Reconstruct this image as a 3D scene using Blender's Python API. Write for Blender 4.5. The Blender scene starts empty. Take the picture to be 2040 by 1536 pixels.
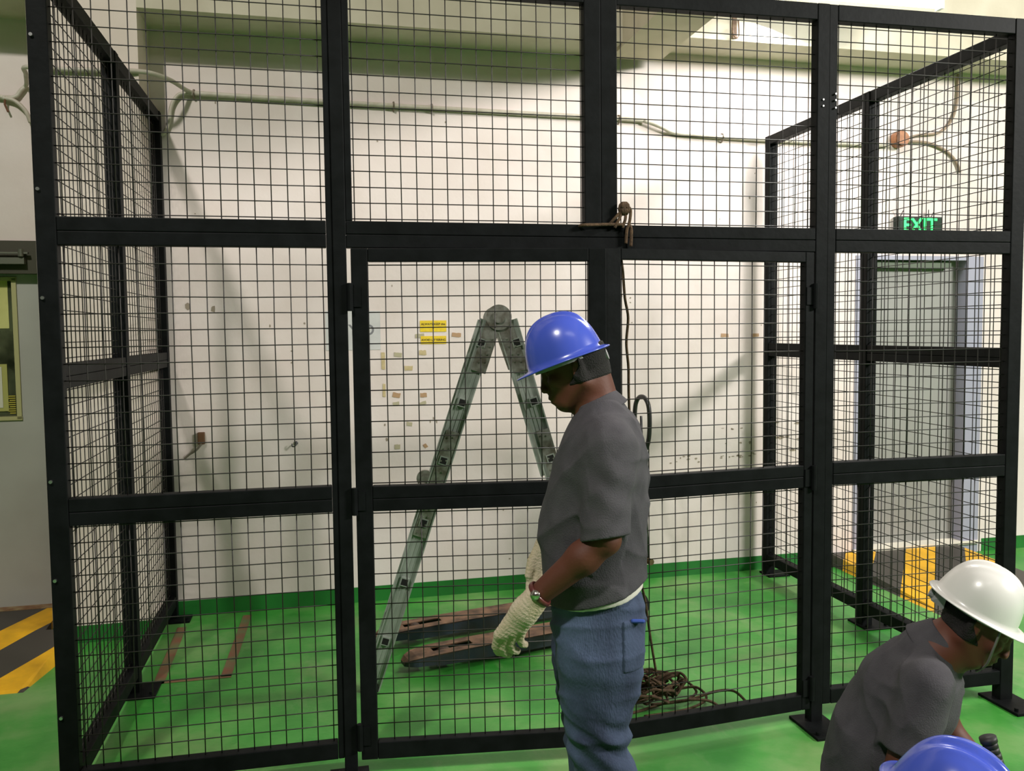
import bpy, math, random
import numpy as np
from mathutils import Vector, Matrix
random.seed(4)
S = bpy.context.scene
C = S.collection
# ------------------------------------------------------------------ camera
FPX = 1729.4
YAW, PITCH, ROLL = 0.21411, -0.06194, -0.01126
CAM = Vector((0.0, -3.18058, 1.65))
FW = Vector((math.sin(YAW)*math.cos(PITCH), math.cos(YAW)*math.cos(PITCH), math.sin(PITCH)))
_r = Vector((math.cos(YAW), -math.sin(YAW), 0)); _u = _r.cross(FW)
RT = math.cos(ROLL)*_r + math.sin(ROLL)*_u
UP = -math.sin(ROLL)*_r + math.cos(ROLL)*_u
cd = bpy.data.cameras.new('camera'); cam = bpy.data.objects.new('camera', cd); C.objects.link(cam)
cd.sensor_width = 36; cd.lens = FPX/2040*36; cd.clip_start = .05; cd.clip_end = 60
cam.matrix_world = Matrix(((RT.x, UP.x, -FW.x, CAM.x), (RT.y, UP.y, -FW.y, CAM.y), (RT.z, UP.z, -FW.z, CAM.z), (0, 0, 0, 1)))
S.camera = cam
# ------------------------------------------------------------------ light, exposure
S.view_settings.view_transform = 'Standard'; S.view_settings.look = 'None'
S.view_settings.gamma = 1; S.view_settings.use_curve_mapping = False
S.view_settings.exposure = 0.5
wd = bpy.data.worlds.new('hall'); S.world = wd; wd.use_nodes = True
wd.node_tree.nodes['Background'].inputs[0].default_value = (1.0, .93, .82, 1)
wd.node_tree.nodes['Background'].inputs[1].default_value = .05
def area(name, loc, target, size, power, col, sy=None):
    l = bpy.data.lights.new(name, 'AREA'); l.energy = power; l.color = col
    l.size = size
    if sy: l.shape = 'RECTANGLE'; l.size_y = sy
    else: l.shape = 'DISK'
    o = bpy.data.objects.new(name, l); C.objects.link(o); o.location = loc
    d = Vector(target) - Vector(loc); o.rotation_euler = d.to_track_quat('-Z', 'Y').to_euler()
    o['kind'] = 'structure'
    return o
area('hall_lamp_and_fill', (-2.6, -4.7, 7.3), (0.8, 1.5, 1.0), .45, 270, (1.0, .95, .88))
area('hall_lamp_and_fill', (1.5, -6.0, 7.4), (1.3, 1.5, 1.0), 3.0, 30, (1.0, .95, .90), 1.0)  # added soft fill from behind the camera, no fixture known there
area('tube_light', (3.02, 1.45, 3.53), (2.2, .9, 0.0), 1.2, 40, (1.0, .975, .935), .12)
area('bay_lamp', (7.3, -4.2, 4.75), (.9, 2.0, 1.2), 2.0, 520, (1.0, .965, .91), .8)
# ------------------------------------------------------------------ helpers
def tag(o, label=None, cat=None, group=None, kind=None):
    if label: o['label'] = label
    if cat: o['category'] = cat
    if group: o['group'] = group
    if kind: o['kind'] = kind
    return o
def lin(c): return tuple(((v/255)/12.92 if v/255 <= .04045 else ((v/255+.055)/1.055)**2.4) for v in c)
MATS = {}
def mat(name, rgb, rough=.6, metal=0, var=0, vscale=6, bump=0, bscale=60, rgb2=None, emit=None, coat=0, spec=None, stretch=None, trans=0, alpha=None):
    if name in MATS: return MATS[name]
    m = bpy.data.materials.new(name); m.use_nodes = True; nt = m.node_tree; N = nt.nodes; L = nt.links
    b = N['Principled BSDF']; c = lin(rgb)
    b.inputs['Base Color'].default_value = (*c, 1); b.inputs['Roughness'].default_value = rough; b.inputs['Metallic'].default_value = metal
    if coat: b.inputs['Coat Weight'].default_value = coat; b.inputs['Coat Roughness'].default_value = .15
    if spec is not None: b.inputs['Specular IOR Level'].default_value = spec
    if trans: b.inputs['Transmission Weight'].default_value = trans
    if alpha is not None: b.inputs['Alpha'].default_value = alpha
    if emit: b.inputs['Emission Color'].default_value = (*lin(emit[0]), 1); b.inputs['Emission Strength'].default_value = emit[1]
    tc = N.new('ShaderNodeTexCoord'); src = tc.outputs['Object']
    if stretch:
        mp = N.new('ShaderNodeMapping'); mp.inputs['Scale'].default_value = stretch; L.new(src, mp.inputs[0]); src = mp.outputs[0]
    if var or rgb2:
        n = N.new('ShaderNodeTexNoise'); n.inputs['Scale'].default_value = vscale; n.inputs['Detail'].default_value = 6; L.new(src, n.inputs['Vector'])
        r = N.new('ShaderNodeValToRGB'); r.color_ramp.elements[0].position = .35; r.color_ramp.elements[1].position = .68
        c2 = lin(rgb2) if rgb2 else tuple(v*(1-var) for v in c)
        r.color_ramp.elements[0].color = (*c, 1); r.color_ramp.elements[1].color = (*c2, 1)
        L.new(n.outputs['Fac'], r.inputs[0]); L.new(r.outputs[0], b.inputs['Base Color'])
    if bump:
        n2 = N.new('ShaderNodeTexNoise'); n2.inputs['Scale'].default_value = bscale; n2.inputs['Detail'].default_value = 4; L.new(src, n2.inputs['Vector'])
        bp = N.new('ShaderNodeBump'); bp.inputs['Strength'].default_value = bump; bp.inputs['Distance'].default_value = .01
        L.new(n2.outputs['Fac'], bp.inputs['Height']); L.new(bp.outputs[0], b.inputs['Normal'])
    MATS[name] = m; return m
def link(name, me, mats, parent=None, smooth=False):
    if not isinstance(mats, (list, tuple)): mats = [mats]
    for m in mats: me.materials.append(m)
    if smooth: me.polygons.foreach_set('use_smooth', [True]*len(me.polygons))
    o = bpy.data.objects.new(name, me); C.objects.link(o)
    if parent is not None: o.parent = parent
    return o
def empty(name, loc=(0, 0, 0), rz=0):
    o = bpy.data.objects.new(name, None); o.empty_display_size = .1; C.objects.link(o); o.location = loc; o.rotation_euler = (0, 0, rz)
    return o
def frame_of(d, ref=(0, 0, 1)):
    d = Vector(d).normalized(); r = Vector(ref)
    if abs(d.dot(r)) > .98: r = Vector((1, 0, 0))
    a = d.cross(r).normalized(); return a, a.cross(d).normalized()
class MB:
    def __init__(s): s.v = []; s.f = []; s.m = []
    def add(s, v, f, mi=0):
        n = len(s.v); s.v += [tuple(p) for p in v]; s.f += [tuple(i+n for i in q) for q in f]; s.m += [mi]*len(f); return s
    def box(s, x0, x1, y0, y1, z0, z1, mi=0):
        v = [(x, y, z) for x in (x0, x1) for y in (y0, y1) for z in (z0, z1)]
        return s.add(v, [(0, 1, 3, 2), (4, 6, 7, 5), (0, 4, 5, 1), (2, 3, 7, 6), (0, 2, 6, 4), (1, 5, 7, 3)], mi)
    def hexa(s, v, mi=0):   # 4 bottom (ccw) + 4 top
        return s.add(v, [(3, 2, 1, 0), (4, 5, 6, 7), (0, 1, 5, 4), (1, 2, 6, 5), (2, 3, 7, 6), (3, 0, 4, 7)], mi)
    def bar(s, a, b, w, h, ref=(0, 0, 1), mi=0):
        a = Vector(a); b = Vector(b); p, q = frame_of(b-a, ref); p *= w/2; q *= h/2
        return s.add([a-p-q, a+p-q, a+p+q, a-p+q, b-p-q, b+p-q, b+p+q, b-p+q],
                     [(3, 2, 1, 0), (4, 5, 6, 7), (0, 1, 5, 4), (1, 2, 6, 5), (2, 3, 7, 6), (3, 0, 4, 7)], mi)
    def tube(s, pts, r, n=8, cap=True, mi=0, r2=None):
        pts = [Vector(p) for p in pts]; base = len(s.v); k = len(pts)
        prev = None; vs = []
        for i, p in enumerate(pts):
            d = (pts[min(i+1, k-1)] - pts[max(i-1, 0)])
            if d.length < 1e-9: d = Vector((0, 0, 1))
            d.normalize()
            if prev is None: a, _ = frame_of(d)
            else:
                a = prev - d*prev.dot(d)
                if a.length < 1e-6: a, _ = frame_of(d)
                a.normalize()
            prev = a; b = d.cross(a)
            rr = r if r2 is None else r+(r2-r)*i/(k-1)
            vs += [p + (a*math.cos(2*math.pi*j/n) + b*math.sin(2*math.pi*j/n))*rr for j in range(n)]
        f = [(i*n+j, i*n+(j+1) % n, (i+1)*n+(j+1) % n, (i+1)*n+j) for i in range(k-1) for j in range(n)]
        if cap: f += [tuple(range(n-1, -1, -1)), tuple((k-1)*n+j for j in range(n))]
        return s.add(vs, f, mi)
    def cyl(s, c, axis, r, h, n=20, mi=0, r2=None):
        c = Vector(c); a = Vector(axis).normalized()
        return s.tube([c-a*h/2, c+a*h/2], r, n, True, mi, r2)
    def prism(s, poly, z0, z1, mi=0):
        n = len(poly)
        v = [(x, y, z0) for x, y in poly] + [(x, y, z1) for x, y in poly]
        return s.add(v, [tuple(range(n-1, -1, -1)), tuple(range(n, 2*n))] + [(i, (i+1) % n, n+(i+1) % n, n+i) for i in range(n)], mi)
    def build(s, name, mats, parent=None, smooth=False, bevel=0):
        me = bpy.data.meshes.new(name); me.from_pydata(s.v, [], s.f)
        me.polygons.foreach_set('material_index', s.m); me.update()
        o = link(name, me, mats, parent, smooth)
        if bevel:
            b = o.modifiers.new('b', 'BEVEL'); b.width = bevel; b.segments = 2; b.limit_method = 'ANGLE'
        return o
def smoothpath(pts, n=8):
    P = [Vector(p) for p in pts]; out = []
    for i in range(len(P)-1):
        p0, p1, p2, p3 = P[max(i-1, 0)], P[i], P[i+1], P[min(i+2, len(P)-1)]
        for k in range(n):
            t = k/n
            out.append(.5*((2*p1)+(p2-p0)*t+(2*p0-5*p1+4*p2-p3)*t*t+(3*p1-p0-3*p2+p3)*t**3))
    out.append(P[-1]); return out
WSL = .02166; W0 = 2.14484
def wy(x, off=0): return W0 + WSL*x - off           # the back wall's face at x, off = distance in front of it
def wp(x, z, off=0): return Vector((x, wy(x, off), z))
# ------------------------------------------------------------------ materials
black = mat('black_paint', (21, 23, 24), .55, var=.3, vscale=14, bump=.08, bscale=40, rgb2=(14, 16, 16), spec=.08)
black_wire = mat('black_wire', (30, 27, 24), .5)
white_wall = mat('wall_paint', (227, 216, 212), .75, var=.06, vscale=3, bump=.12, bscale=25, rgb2=(218, 205, 199))
conc_paint = mat('beam_paint', (206, 199, 180), .8, rgb2=(192, 184, 164), vscale=4, bump=.15, bscale=18)
green_band = mat('green_skirting', (36, 118, 46), .45, rgb2=(28, 102, 38), vscale=5)
galv = mat('conduit_paint', (200, 194, 180), .45, rgb2=(180, 172, 156), vscale=20)
def floor_mat():
    m = bpy.data.materials.new('green_epoxy'); m.use_nodes = True; nt = m.node_tree; N = nt.nodes; L = nt.links
    b = N['Principled BSDF']; tc = N.new('ShaderNodeTexCoord')
    n1 = N.new('ShaderNodeTexNoise'); n1.inputs['Scale'].default_value = 1.6; n1.inputs['Detail'].default_value = 8; n1.inputs['Roughness'].default_value = .6
    L.new(tc.outputs['Object'], n1.inputs['Vector'])
    r = N.new('ShaderNodeValToRGB'); e = r.color_ramp.elements
    e[0].position = .38; e[0].color = (*lin((44, 132, 42)), 1); e[1].position = .66; e[1].color = (*lin((116, 158, 92)), 1)
    x = r.color_ramp.elements.new(.5); x.color = (*lin((68, 146, 58)), 1)
    L.new(n1.outputs['Fac'], r.inputs[0])
    n2 = N.new('ShaderNodeTexNoise'); n2.inputs['Scale'].default_value = 3.1; n2.inputs['Detail'].default_value = 9; n2.inputs['Roughness'].default_value = .7
    mp = N.new('ShaderNodeMapping'); mp.inputs['Scale'].default_value = (1, .35, 1); mp.inputs['Rotation'].default_value = (0, 0, .7)
    L.new(tc.outputs['Object'], mp.inputs[0]); L.new(mp.outputs[0], n2.inputs['Vector'])
    r2 = N.new('ShaderNodeValToRGB'); r2.color_ramp.elements[0].position = .56; r2.color_ramp.elements[0].color = (0, 0, 0, 1); r2.color_ramp.elements[1].position = .78; r2.color_ramp.elements[1].color = (.55, .55, .55, 1)
    L.new(n2.outputs['Fac'], r2.inputs[0])
    mx = N.new('ShaderNodeMixRGB'); mx.inputs[2].default_value = (*lin((150, 165, 125)), 1)
    L.new(r2.outputs[0], mx.inputs[0]); L.new(r.outputs[0], mx.inputs[1]); L.new(mx.outputs[0], b.inputs['Base Color'])
    rr = N.new('ShaderNodeMapRange'); rr.inputs[3].default_value = .3; rr.inputs[4].default_value = .6
    L.new(n1.outputs['Fac'], rr.inputs[0]); L.new(rr.outputs[0], b.inputs['Roughness'])
    n3 = N.new('ShaderNodeTexNoise'); n3.inputs['Scale'].default_value = 30; bp = N.new('ShaderNodeBump'); bp.inputs['Strength'].default_value = .12; bp.inputs['Distance'].default_value = .01
    L.new(tc.outputs['Object'], n3.inputs['Vector']); L.new(n3.outputs['Fac'], bp.inputs['Height']); L.new(bp.outputs[0], b.inputs['Normal'])
    return m
def stripe_mat(name, nx, ny, c0, period, frac=.5, yc=(235, 178, 20), bc=(62, 58, 52)):
    m = bpy.data.materials.new(name); m.use_nodes = True; nt = m.node_tree; N = nt.nodes; L = nt.links
    b = N['Principled BSDF']; b.inputs['Roughness'].default_value = .5
    tc = N.new('ShaderNodeTexCoord'); d = N.new('ShaderNodeVectorMath'); d.operation = 'DOT_PRODUCT'; d.inputs[1].default_value = (nx, ny, 0)
    L.new(tc.outputs['Object'], d.inputs[0])
    a = N.new('ShaderNodeMath'); a.operation = 'SUBTRACT'; a.inputs[1].default_value = c0; L.new(d.outputs['Value'], a.inputs[0])
    q = N.new('ShaderNodeMath'); q.operation = 'DIVIDE'; q.inputs[1].default_value = period; L.new(a.outputs[0], q.inputs[0])
    f = N.new('ShaderNodeMath'); f.operation = 'FLOORED_MODULO'; f.inputs[1].default_value = 1; L.new(q.outputs[0], f.inputs[0])
    l = N.new('ShaderNodeMath'); l.operation = 'LESS_THAN'; l.inputs[1].default_value = frac; L.new(f.outputs[0], l.inputs[0])
    n = N.new('ShaderNodeTexNoise'); n.inputs['Scale'].default_value = 7; n.inputs['Detail'].default_value = 7; L.new(tc.outputs['Object'], n.inputs['Vector'])
    yr = N.new('ShaderNodeValToRGB'); yr.color_ramp.elements[0].position = .35; yr.color_ramp.elements[0].color = (*lin(yc), 1); yr.color_ramp.elements[1].position = .75; yr.color_ramp.elements[1].color = (*[v*.62 for v in lin(yc)], 1)
    L.new(n.outputs['Fac'], yr.inputs[0])
    mx = N.new('ShaderNodeMixRGB'); mx.inputs[1].default_value = (*lin(bc), 1); L.new(l.outputs[0], mx.inputs[0]); L.new(yr.outputs[0], mx.inputs[2])
    L.new(mx.outputs[0], b.inputs['Base Color'])
    return m
# ------------------------------------------------------------------ setting
MB().box(-9, 10, -9, 4, -.1, 0).build('floor', floor_mat()); bpy.data.objects['floor']['kind'] = 'structure'
def wallbox(mb, x0, x1, z0, z1, off=0, th=.3, mi=0):
    y = lambda x, o: wy(x, o)
    mb.hexa([(x0, y(x0, off), z0), (x1, y(x1, off), z0), (x1, y(x1, -th), z0), (x0, y(x0, -th), z0),
             (x0, y(x0, off), z1), (x1, y(x1, off), z1), (x1, y(x1, -th), z1), (x0, y(x0, -th), z1)], mi)
w = MB()
wallbox(w, -9, -2.62, 0, 8); wallbox(w, -2.62, -1.50, 2.18, 8); wallbox(w, -1.50, 3.62, 0, 8)
wallbox(w, 3.62, 4.66, 2.15, 8); wallbox(w, 4.66, 10, 0, 8)
tag(w.build('wall_back', white_wall), kind='structure')
hallm = mat('hall_paint', (104, 100, 94), .8)
for nm, b in (('wall_left', (-9.2, -9, -9, 4, 0, 8)), ('wall_right', (10, 10.2, -9, 4, 0, 8)), ('wall_front', (-9, 10, -9.2, -9, 0, 8)), ('ceiling', (-9.2, 10.2, -9.2, 4, 8, 8.2))):
    tag(MB().box(*b).build(nm, hallm), kind='structure')
# pillar and beams
PX0, PX1, POFF = -1.445, -.915, .315
p = MB(); wallbox(p, PX0, PX1, 0, 8, POFF, 0); tag(p.build('trim_1', mat('pillar_paint', (226, 213, 203), .75, rgb2=(212, 198, 186), vscale=3, bump=.1, bscale=20)), kind='structure')
b = MB(); wallbox(b, -9, PX0, 3.375, 4.3, POFF, 0); wallbox(b, PX1, 1.80, 3.375, 4.3, POFF, 0); wallbox(b, 2.13, 10, 3.43, 4.3, POFF, 0)
tag(b.build('trim_2', conc_paint), kind='structure')
b = MB().box(1.80, 2.13, -9, 2.1, 3.35, 4.3); tag(b.build('trim_3', mat('crossbeam_paint', (200, 190, 168), .8, rgb2=(184, 174, 150), vscale=3)), kind='structure')
# green skirting painted proud of the wall
for nm, x0, x1, off in (('baseboard_back', PX1, 3.42, .004), ('baseboard_right', 4.70, 10, .004), ('baseboard_left', PX0, PX1, POFF+.004)):
    g = MB(); wallbox(g, x0, x1, 0, .094, off, 0 if off < .1 else -POFF+.02)
    if nm == 'baseboard_back': g.box(PX1-.01, PX1+.004, wy(PX1, POFF+.004), wy(PX1), 0, .094)
    tag(g.build(nm, green_band), kind='structure')
# wall marks: smudges and drips, thin paint marks on the wall
def mark(mb, x, z, w_, h_, n=7, off=.0012):
    c = [(x+math.cos(2*math.pi*i/n)*w_*.5*random.uniform(.6, 1.1), z+math.sin(2*math.pi*i/n)*h_*.5*random.uniform(.6, 1.1)) for i in range(n)]
    k = len(mb.v); mb.add([wp(a, b_, off) for a, b_ in c], [tuple(range(n))])
mk = MB(); 
for x, z, w_, h_ in [(-.752, 1.815, .035, .06), (-.615, 1.80, .03, .05), (-.3, 1.70, .012, .02), (-.18, 1.55, .02, .012), (-.18, 1.48, .02, .014), (.60, 1.61, .02, .02),
    (.64, 1.10, .01, .03), (.66, 1.12, .012, .025), (.68, 1.10, .012, .03), (.37, 1.0, .02, .03), (.36, 1.09, .012, .02), (1.96, 1.86, .012, .012), (1.96, 1.83, .012, .012), (1.97, 1.70, .012, .01)]:
    mark(mk, x, z, w_, h_)
for i in range(26):
    mark(mk, random.uniform(-.8, 3.0), random.uniform(.2, 3.0), random.uniform(.006, .018), random.uniform(.006, .02))
for i in range(30):   # a row of grey scuffs low on the right
    zz = random.choice([.80, .98, .88, .79]); xx = random.uniform(2.60, 2.86) if random.random() < .7 else random.uniform(2.24, 2.46)
    if xx < 2.5: zz = random.uniform(.77, .81)
    mark(mk, xx, zz+random.uniform(-.01, .01), random.uniform(.01, .035), random.uniform(.006, .018))
for i in range(14):
    mark(mk, random.uniform(3.0, 3.4), random.choice([.99, .9, .8])+random.uniform(-.02, .02), random.uniform(.02, .08), random.uniform(.01, .03))
tag(mk.build('trim_4', mat('scuff', (150, 138, 122), .8)), kind='structure')
# ------------------------------------------------------------------ doors in the back wall
grey_door = mat('grey_door_paint', (150, 150, 146), .5, rgb2=(142, 141, 138), vscale=2)
lilac = mat('door_frame_paint', (158, 158, 176), .5)
d = MB(); 
wallbox(d, 3.74, 4.52, .07, 2.12, -.09, .13)
dr = d.build('door_1', grey_door); tag(dr, kind='structure')
f = MB(); wallbox(f, 3.62, 3.74, .0, 2.15, .01, .18); wallbox(f, 4.52, 4.66, .0, 2.15, .01, .18); wallbox(f, 3.74, 4.52, 2.122, 2.15, .01, .18)
f.build('door_frame', lilac, dr)
f = MB(); f.cyl(wp(3.70, 1.27, .045), (0, 1, 0), .022, .05, 16); f.build('door_knob', mat('chrome', (230, 230, 228), .2, 1), dr, True)
f = MB(); wallbox(f, 3.76, 4.42, 2.07, 2.115, -.03, .09); f.build('door_closer', mat('closer', (92, 104, 86), .5), dr)
dl = MB()
X0, X1 = -2.58, -1.53
wallbox(dl, X0, X1, .12, 1.20, -.06, .11); wallbox(dl, -1.70+.03, X1, 1.20, 2.0, -.06, .11); wallbox(dl, X0, -2.30, 1.20, 2.0, -.06, .11); wallbox(dl, -2.30, -1.67, 1.97, 2.0, -.06, .11)
d2 = dl.build('door_2', mat('left_door_paint', (172, 172, 164), .55, rgb2=(158, 156, 148), vscale=2)); tag(d2, kind='structure')
f = MB(); wallbox(f, -2.62, -1.50, 2.0, 2.18, .01, .15); wallbox(f, -1.53, -1.49, .12, 2.0, .01, .15); wallbox(f, -2.62, -2.58, .12, 2.0, .01, .15); f.build('door_frame', mat('dark_frame', (62, 60, 44), .5), d2)
f = MB(); wallbox(f, -1.90, -1.585, 2.05, 2.085, .05, -.015); wallbox(f, -2.0, -1.565, 2.105, 2.115, .05, -.03); f.cyl(wp(-1.60, 2.11, .05), (0, 0, 1), .014, .04, 12)
f.build('door_closer', mat('closer_metal', (120, 122, 108), .4, .6), d2)
f = MB(); wallbox(f, -1.686, -1.662, 1.19, 1.98, -.05, .115); wallbox(f, -2.31, -1.66, 1.185, 1.205, -.05, .115); wallbox(f, -2.31, -1.66, 1.965, 1.985, -.05, .115)
f.build('window_frame', mat('pale_frame', (176, 172, 122), .5), d2)
gl = mat('window_glass', (120, 128, 96), .12, trans=.5, rgb2=(52, 58, 40), vscale=9)
f = MB(); wallbox(f, -2.30, -1.67, 1.2, 1.97, -.085, .09); f.build('window_pane', gl, d2)
f = MB(); wallbox(f, -1.765, -1.715, 1.70, 1.965, -.082, .085); f.build('yellow_strip', mat('strip', (206, 204, 130), .5, rgb2=(190, 188, 112), vscale=9), d2)
f = MB(); wallbox(f, -1.95, -1.735, 1.235, 1.50, -.078, .082); f.build('notice_border', mat('border', (168, 166, 92), .6), d2)
f = MB(); wallbox(f, -1.94, -1.762, 1.255, 1.485, -.075, .078); f.build('paper_notice', mat('paper', (206, 204, 186), .7), d2)
f = MB(); 
for k in range(9): wallbox(f, -1.73-.01*(k % 3), -1.70, 1.22+.012*k, 1.226+.012*k, -.08, .083)
f.build('glass_sticker', mat('sticker_y', (178, 166, 60), .5), d2)
# dark room behind both doors
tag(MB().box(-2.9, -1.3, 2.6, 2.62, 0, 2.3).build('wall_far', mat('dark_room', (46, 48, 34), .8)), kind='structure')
# ramps
def ramp(name, poly_top, poly_bot, m, label):
    v = [(*q, .0) for q in poly_bot] + [(*q[:2], q[2]) for q in poly_top]
    r = MB(); r.hexa(v); o = r.build(name, m); return tag(o, label, 'ramp')
st1 = stripe_mat('hazard_left', .875, -.484, -2.38, .40, .43)
st2 = stripe_mat('hazard_right', .78, -.62, 1.785, .375, .5)
r = MB(); r.hexa([(-2.7, 1.15, 0), (-1.40, 1.16, 0), (-1.345, 1.50, 0), (-2.7, 1.50, 0), (-2.7, 1.18, .012), (-1.42, 1.18, .012), (-1.375, 1.50, .05), (-2.7, 1.50, .05)])
r.hexa([(-2.7, 1.50, 0), (-1.345, 1.50, 0), (-1.345, 1.79, 0), (-2.7, 1.79, 0), (-2.7, 1.50, .05), (-1.375, 1.50, .05), (-1.36, 1.79, .09), (-2.7, 1.79, .09)])
r.hexa([(-2.7, 1.79, 0), (-1.48, 1.79, 0), (-1.48, 2.10, 0), (-2.7, 2.078, 0), (-2.7, 1.79, .09), (-1.48, 1.79, .09), (-1.48, 2.10, .118), (-2.7, 2.078, .118)])
tag(r.build('threshold_ramp', st1), 'low ramp with black and yellow hazard stripes at the left doorway', 'ramp')
r = MB(); r.hexa([(3.42, 1.0, 0), (4.50, 1.0, 0), (4.50, 2.23, 0), (3.42, 2.205, 0), (3.45, 1.05, .008), (4.47, 1.05, .008), (4.47, 2.23, .07), (3.45, 2.205, .07)])
tag(r.build('threshold_ramp', st2), 'low ramp with black and yellow hazard stripes at the right doorway under the exit sign', 'ramp')
r = MB(); wallbox(r, 3.62, 4.66, .066, .088, .03, .15); tag(r.build('trim_5', mat('sill', (228, 222, 205), .5)), kind='structure')
r = MB(); wallbox(r, -2.62, -1.50, .10, .122, .01, .15); tag(r.build('trim_6', mat('sill2', (150, 130, 92), .6, rgb2=(110, 60, 30), vscale=20)), kind='structure')
# painted red-brown box on the floor
r = MB(); 
def fline(a, b_, w_):
    a = Vector((*a, 0)); b_ = Vector((*b_, 0)); n = (b_-a).cross(Vector((0, 0, 1))).normalized()*w_/2
    r.add([(q.x, q.y, .0015) for q in (a-n, b_-n, b_+n, a+n)], [(0, 1, 2, 3)])
fline((-.815, 1.93), (-.80, 1.11), .05); fline((-.80, 1.13), (-.47, 1.13), .04); fline((-.495, 1.13), (-.47, 2.06), .05)
o = r.build('floor_line', mat('redline', (128, 84, 62), .6, rgb2=(98, 112, 70), vscale=9)); tag(o, 'worn red-brown painted outline of a box on the green floor', 'floor marking')
# ------------------------------------------------------------------ wall fittings
def tubeobj(name, pts, r, m, n=10, label=None, cat=None, sm=6, parent=None):
    t = MB(); t.tube(smoothpath(pts, sm) if sm else pts, r, n); o = t.build(name, m, parent, True)
    if label: tag(o, label, cat)
    return o
cpipe = empty('conduit', wp(-.7, 3.02, .03)); tag(cpipe, 'long thin painted conduit clipped along the upper back wall', 'conduit')
def cp(name, pts, r, m=galv, sm=6):
    o = tubeobj(name, pts, r, m, 10, sm=sm); o.parent = cpipe; o.matrix_parent_inverse = Matrix.Translation(-Vector(cpipe.location)); return o
cp('pipe', [wp(-.70, 3.022, .02), wp(0, 3.012, .02), wp(1.0, 3.002, .02), wp(1.95, 2.995, .02), wp(2.06, 2.985, .03), wp(2.16, 2.955, .035), wp(2.26, 2.925, .02), wp(2.45, 2.915, .02), wp(3.0, 2.905, .02), wp(3.85, 2.905, .02)], .0145)
cp('pipe_branch', [wp(-.70, 3.022, .02), wp(-.76, 3.01, .02), wp(-.80, 2.95, .02), wp(-.82, 2.85, .02), wp(-.85, 2.79, .02), wp(-.90, 2.78, .02)], .011)
cp('pipe_bend', [wp(-1.31, 3.028, POFF+.02), wp(-1.1, 3.034, POFF+.02), wp(-.96, 3.04, POFF+.02), wp(-.86, 3.045, POFF-.02), wp(-.78, 3.045, .18), wp(-.72, 3.03, .06), wp(-.69, 3.024, .02)], .0125)
for x, z in ((-.68, 3.02), (.45, 3.008), (.68, 3.006), (1.88, 2.996), (2.6, 2.91), (3.4, 2.905)):
    k = MB(); k.tube([wp(x, z-.03, .002), wp(x, z-.018, .03), wp(x, z, .036), wp(x, z+.018, .03), wp(x, z+.024, .002)], .005, 6)
    o = k.build('clip', mat('clip', (120, 110, 95), .5, .5), cpipe); o.matrix_parent_inverse = Matrix.Translation(-Vector(cpipe.location))
lc = tubeobj('conduit', [wp(-1.9, 2.96, .02), wp(-1.66, 2.95, .02), wp(-1.60, 2.955, .02), wp(-1.57, 2.99, .02), wp(-1.54, 3.02, .03), wp(-1.49, 3.03, .2), wp(-1.45, 3.03, POFF+.02), wp(-1.31, 3.028, POFF+.02)], .0115, galv, label='short bent conduit left of the cage corner above the grey door', cat='conduit')
br = tubeobj('cable_branch', [wp(-1.66, 2.945, .025), wp(-1.60, 2.93, .03), wp(-1.55, 2.88, .03), wp(-1.53, 2.82, .02)], .011, galv, parent=None); br.parent = lc
br = MB(); br.tube([wp(-1.645, 2.95, .03), wp(-1.65, 2.91, .03), wp(-1.635, 2.87, .03)], .006, 6); o = br.build('clip', mat('rust', (110, 74, 50), .7), lc)
jb = MB(); jb.cyl(wp(3.93, 2.945, .03), (0, 1, 0), .055, .06, 24); jb.cyl(wp(3.93, 2.945, .065), (0, 1, 0), .048, .012, 24)
tag(jb.build('junction_box', mat('jbox', (176, 120, 82), .6, rgb2=(140, 92, 62), vscale=25)), 'round rusty-brown junction box on the wall above the exit sign', 'junction box')
tubeobj('cable', [wp(3.98, 2.955, .03), wp(4.1, 2.985, .02), wp(4.26, 3.01, .015), wp(4.36, 3.10, .015), wp(4.405, 3.24, .015), wp(4.405, 3.42, .015)], .009, mat('cable_grey', (150, 132, 112), .6), label='grey cable curving up the wall from the round junction box', cat='cable')
tubeobj('cable', [wp(3.98, 2.935, .03), wp(4.16, 2.935, .02), wp(4.31, 2.89, .015), wp(4.40, 2.82, .015), wp(4.44, 2.74, .015)], .009, MATS['cable_grey'], label='grey cable drooping down the wall right of the round junction box', cat='cable')
# outlet block and hook
ob = MB(); wallbox(ob, -.722, -.683, 1.016, 1.086, .03, 0); o = ob.build('wall_block', mat('wood_block', (92, 62, 36), .7), bevel=.004); tag(o, 'small brown wooden block with a cable stub on the left of the back wall', 'wall block')
k = MB(); k.tube(smoothpath([wp(-.70, 1.02, .03), wp(-.73, .985, .03), wp(-.77, .96, .02), wp(-.80, .935, .01)], 5), .007, 6); k.build('cable_stub', mat('grey_stub', (120, 112, 100), .6), o)
k = MB(); k.tube(smoothpath([wp(-.165, 1.0, .0), wp(-.165, 1.0, .035), wp(-.175, .985, .04), wp(-.19, .985, .035), wp(-.192, 1.0, .03)], 5), .004, 6)
k.cyl(wp(-.168, 1.0, .004), (0, 1, 0), .011, .008, 12)
tag(k.build('wall_hook', mat('hook_metal', (90, 92, 92), .35, .8), smooth=True), 'small metal hook screwed to the back wall left of the cage doors', 'hook')
hk = MB(); hx = 2.53
hk.box(hx-.014, hx+.014, wy(hx, POFF+.012), wy(hx, POFF), 3.44, 3.66); hk.tube(smoothpath([(hx-.02, wy(hx, POFF+.02), 3.50), (hx-.02, wy(hx, POFF+.03), 3.46), (hx, wy(hx, POFF+.035), 3.435), (hx+.02, wy(hx, POFF+.03), 3.46), (hx+.018, wy(hx, POFF+.02), 3.55)], 4), .005, 6)
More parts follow.
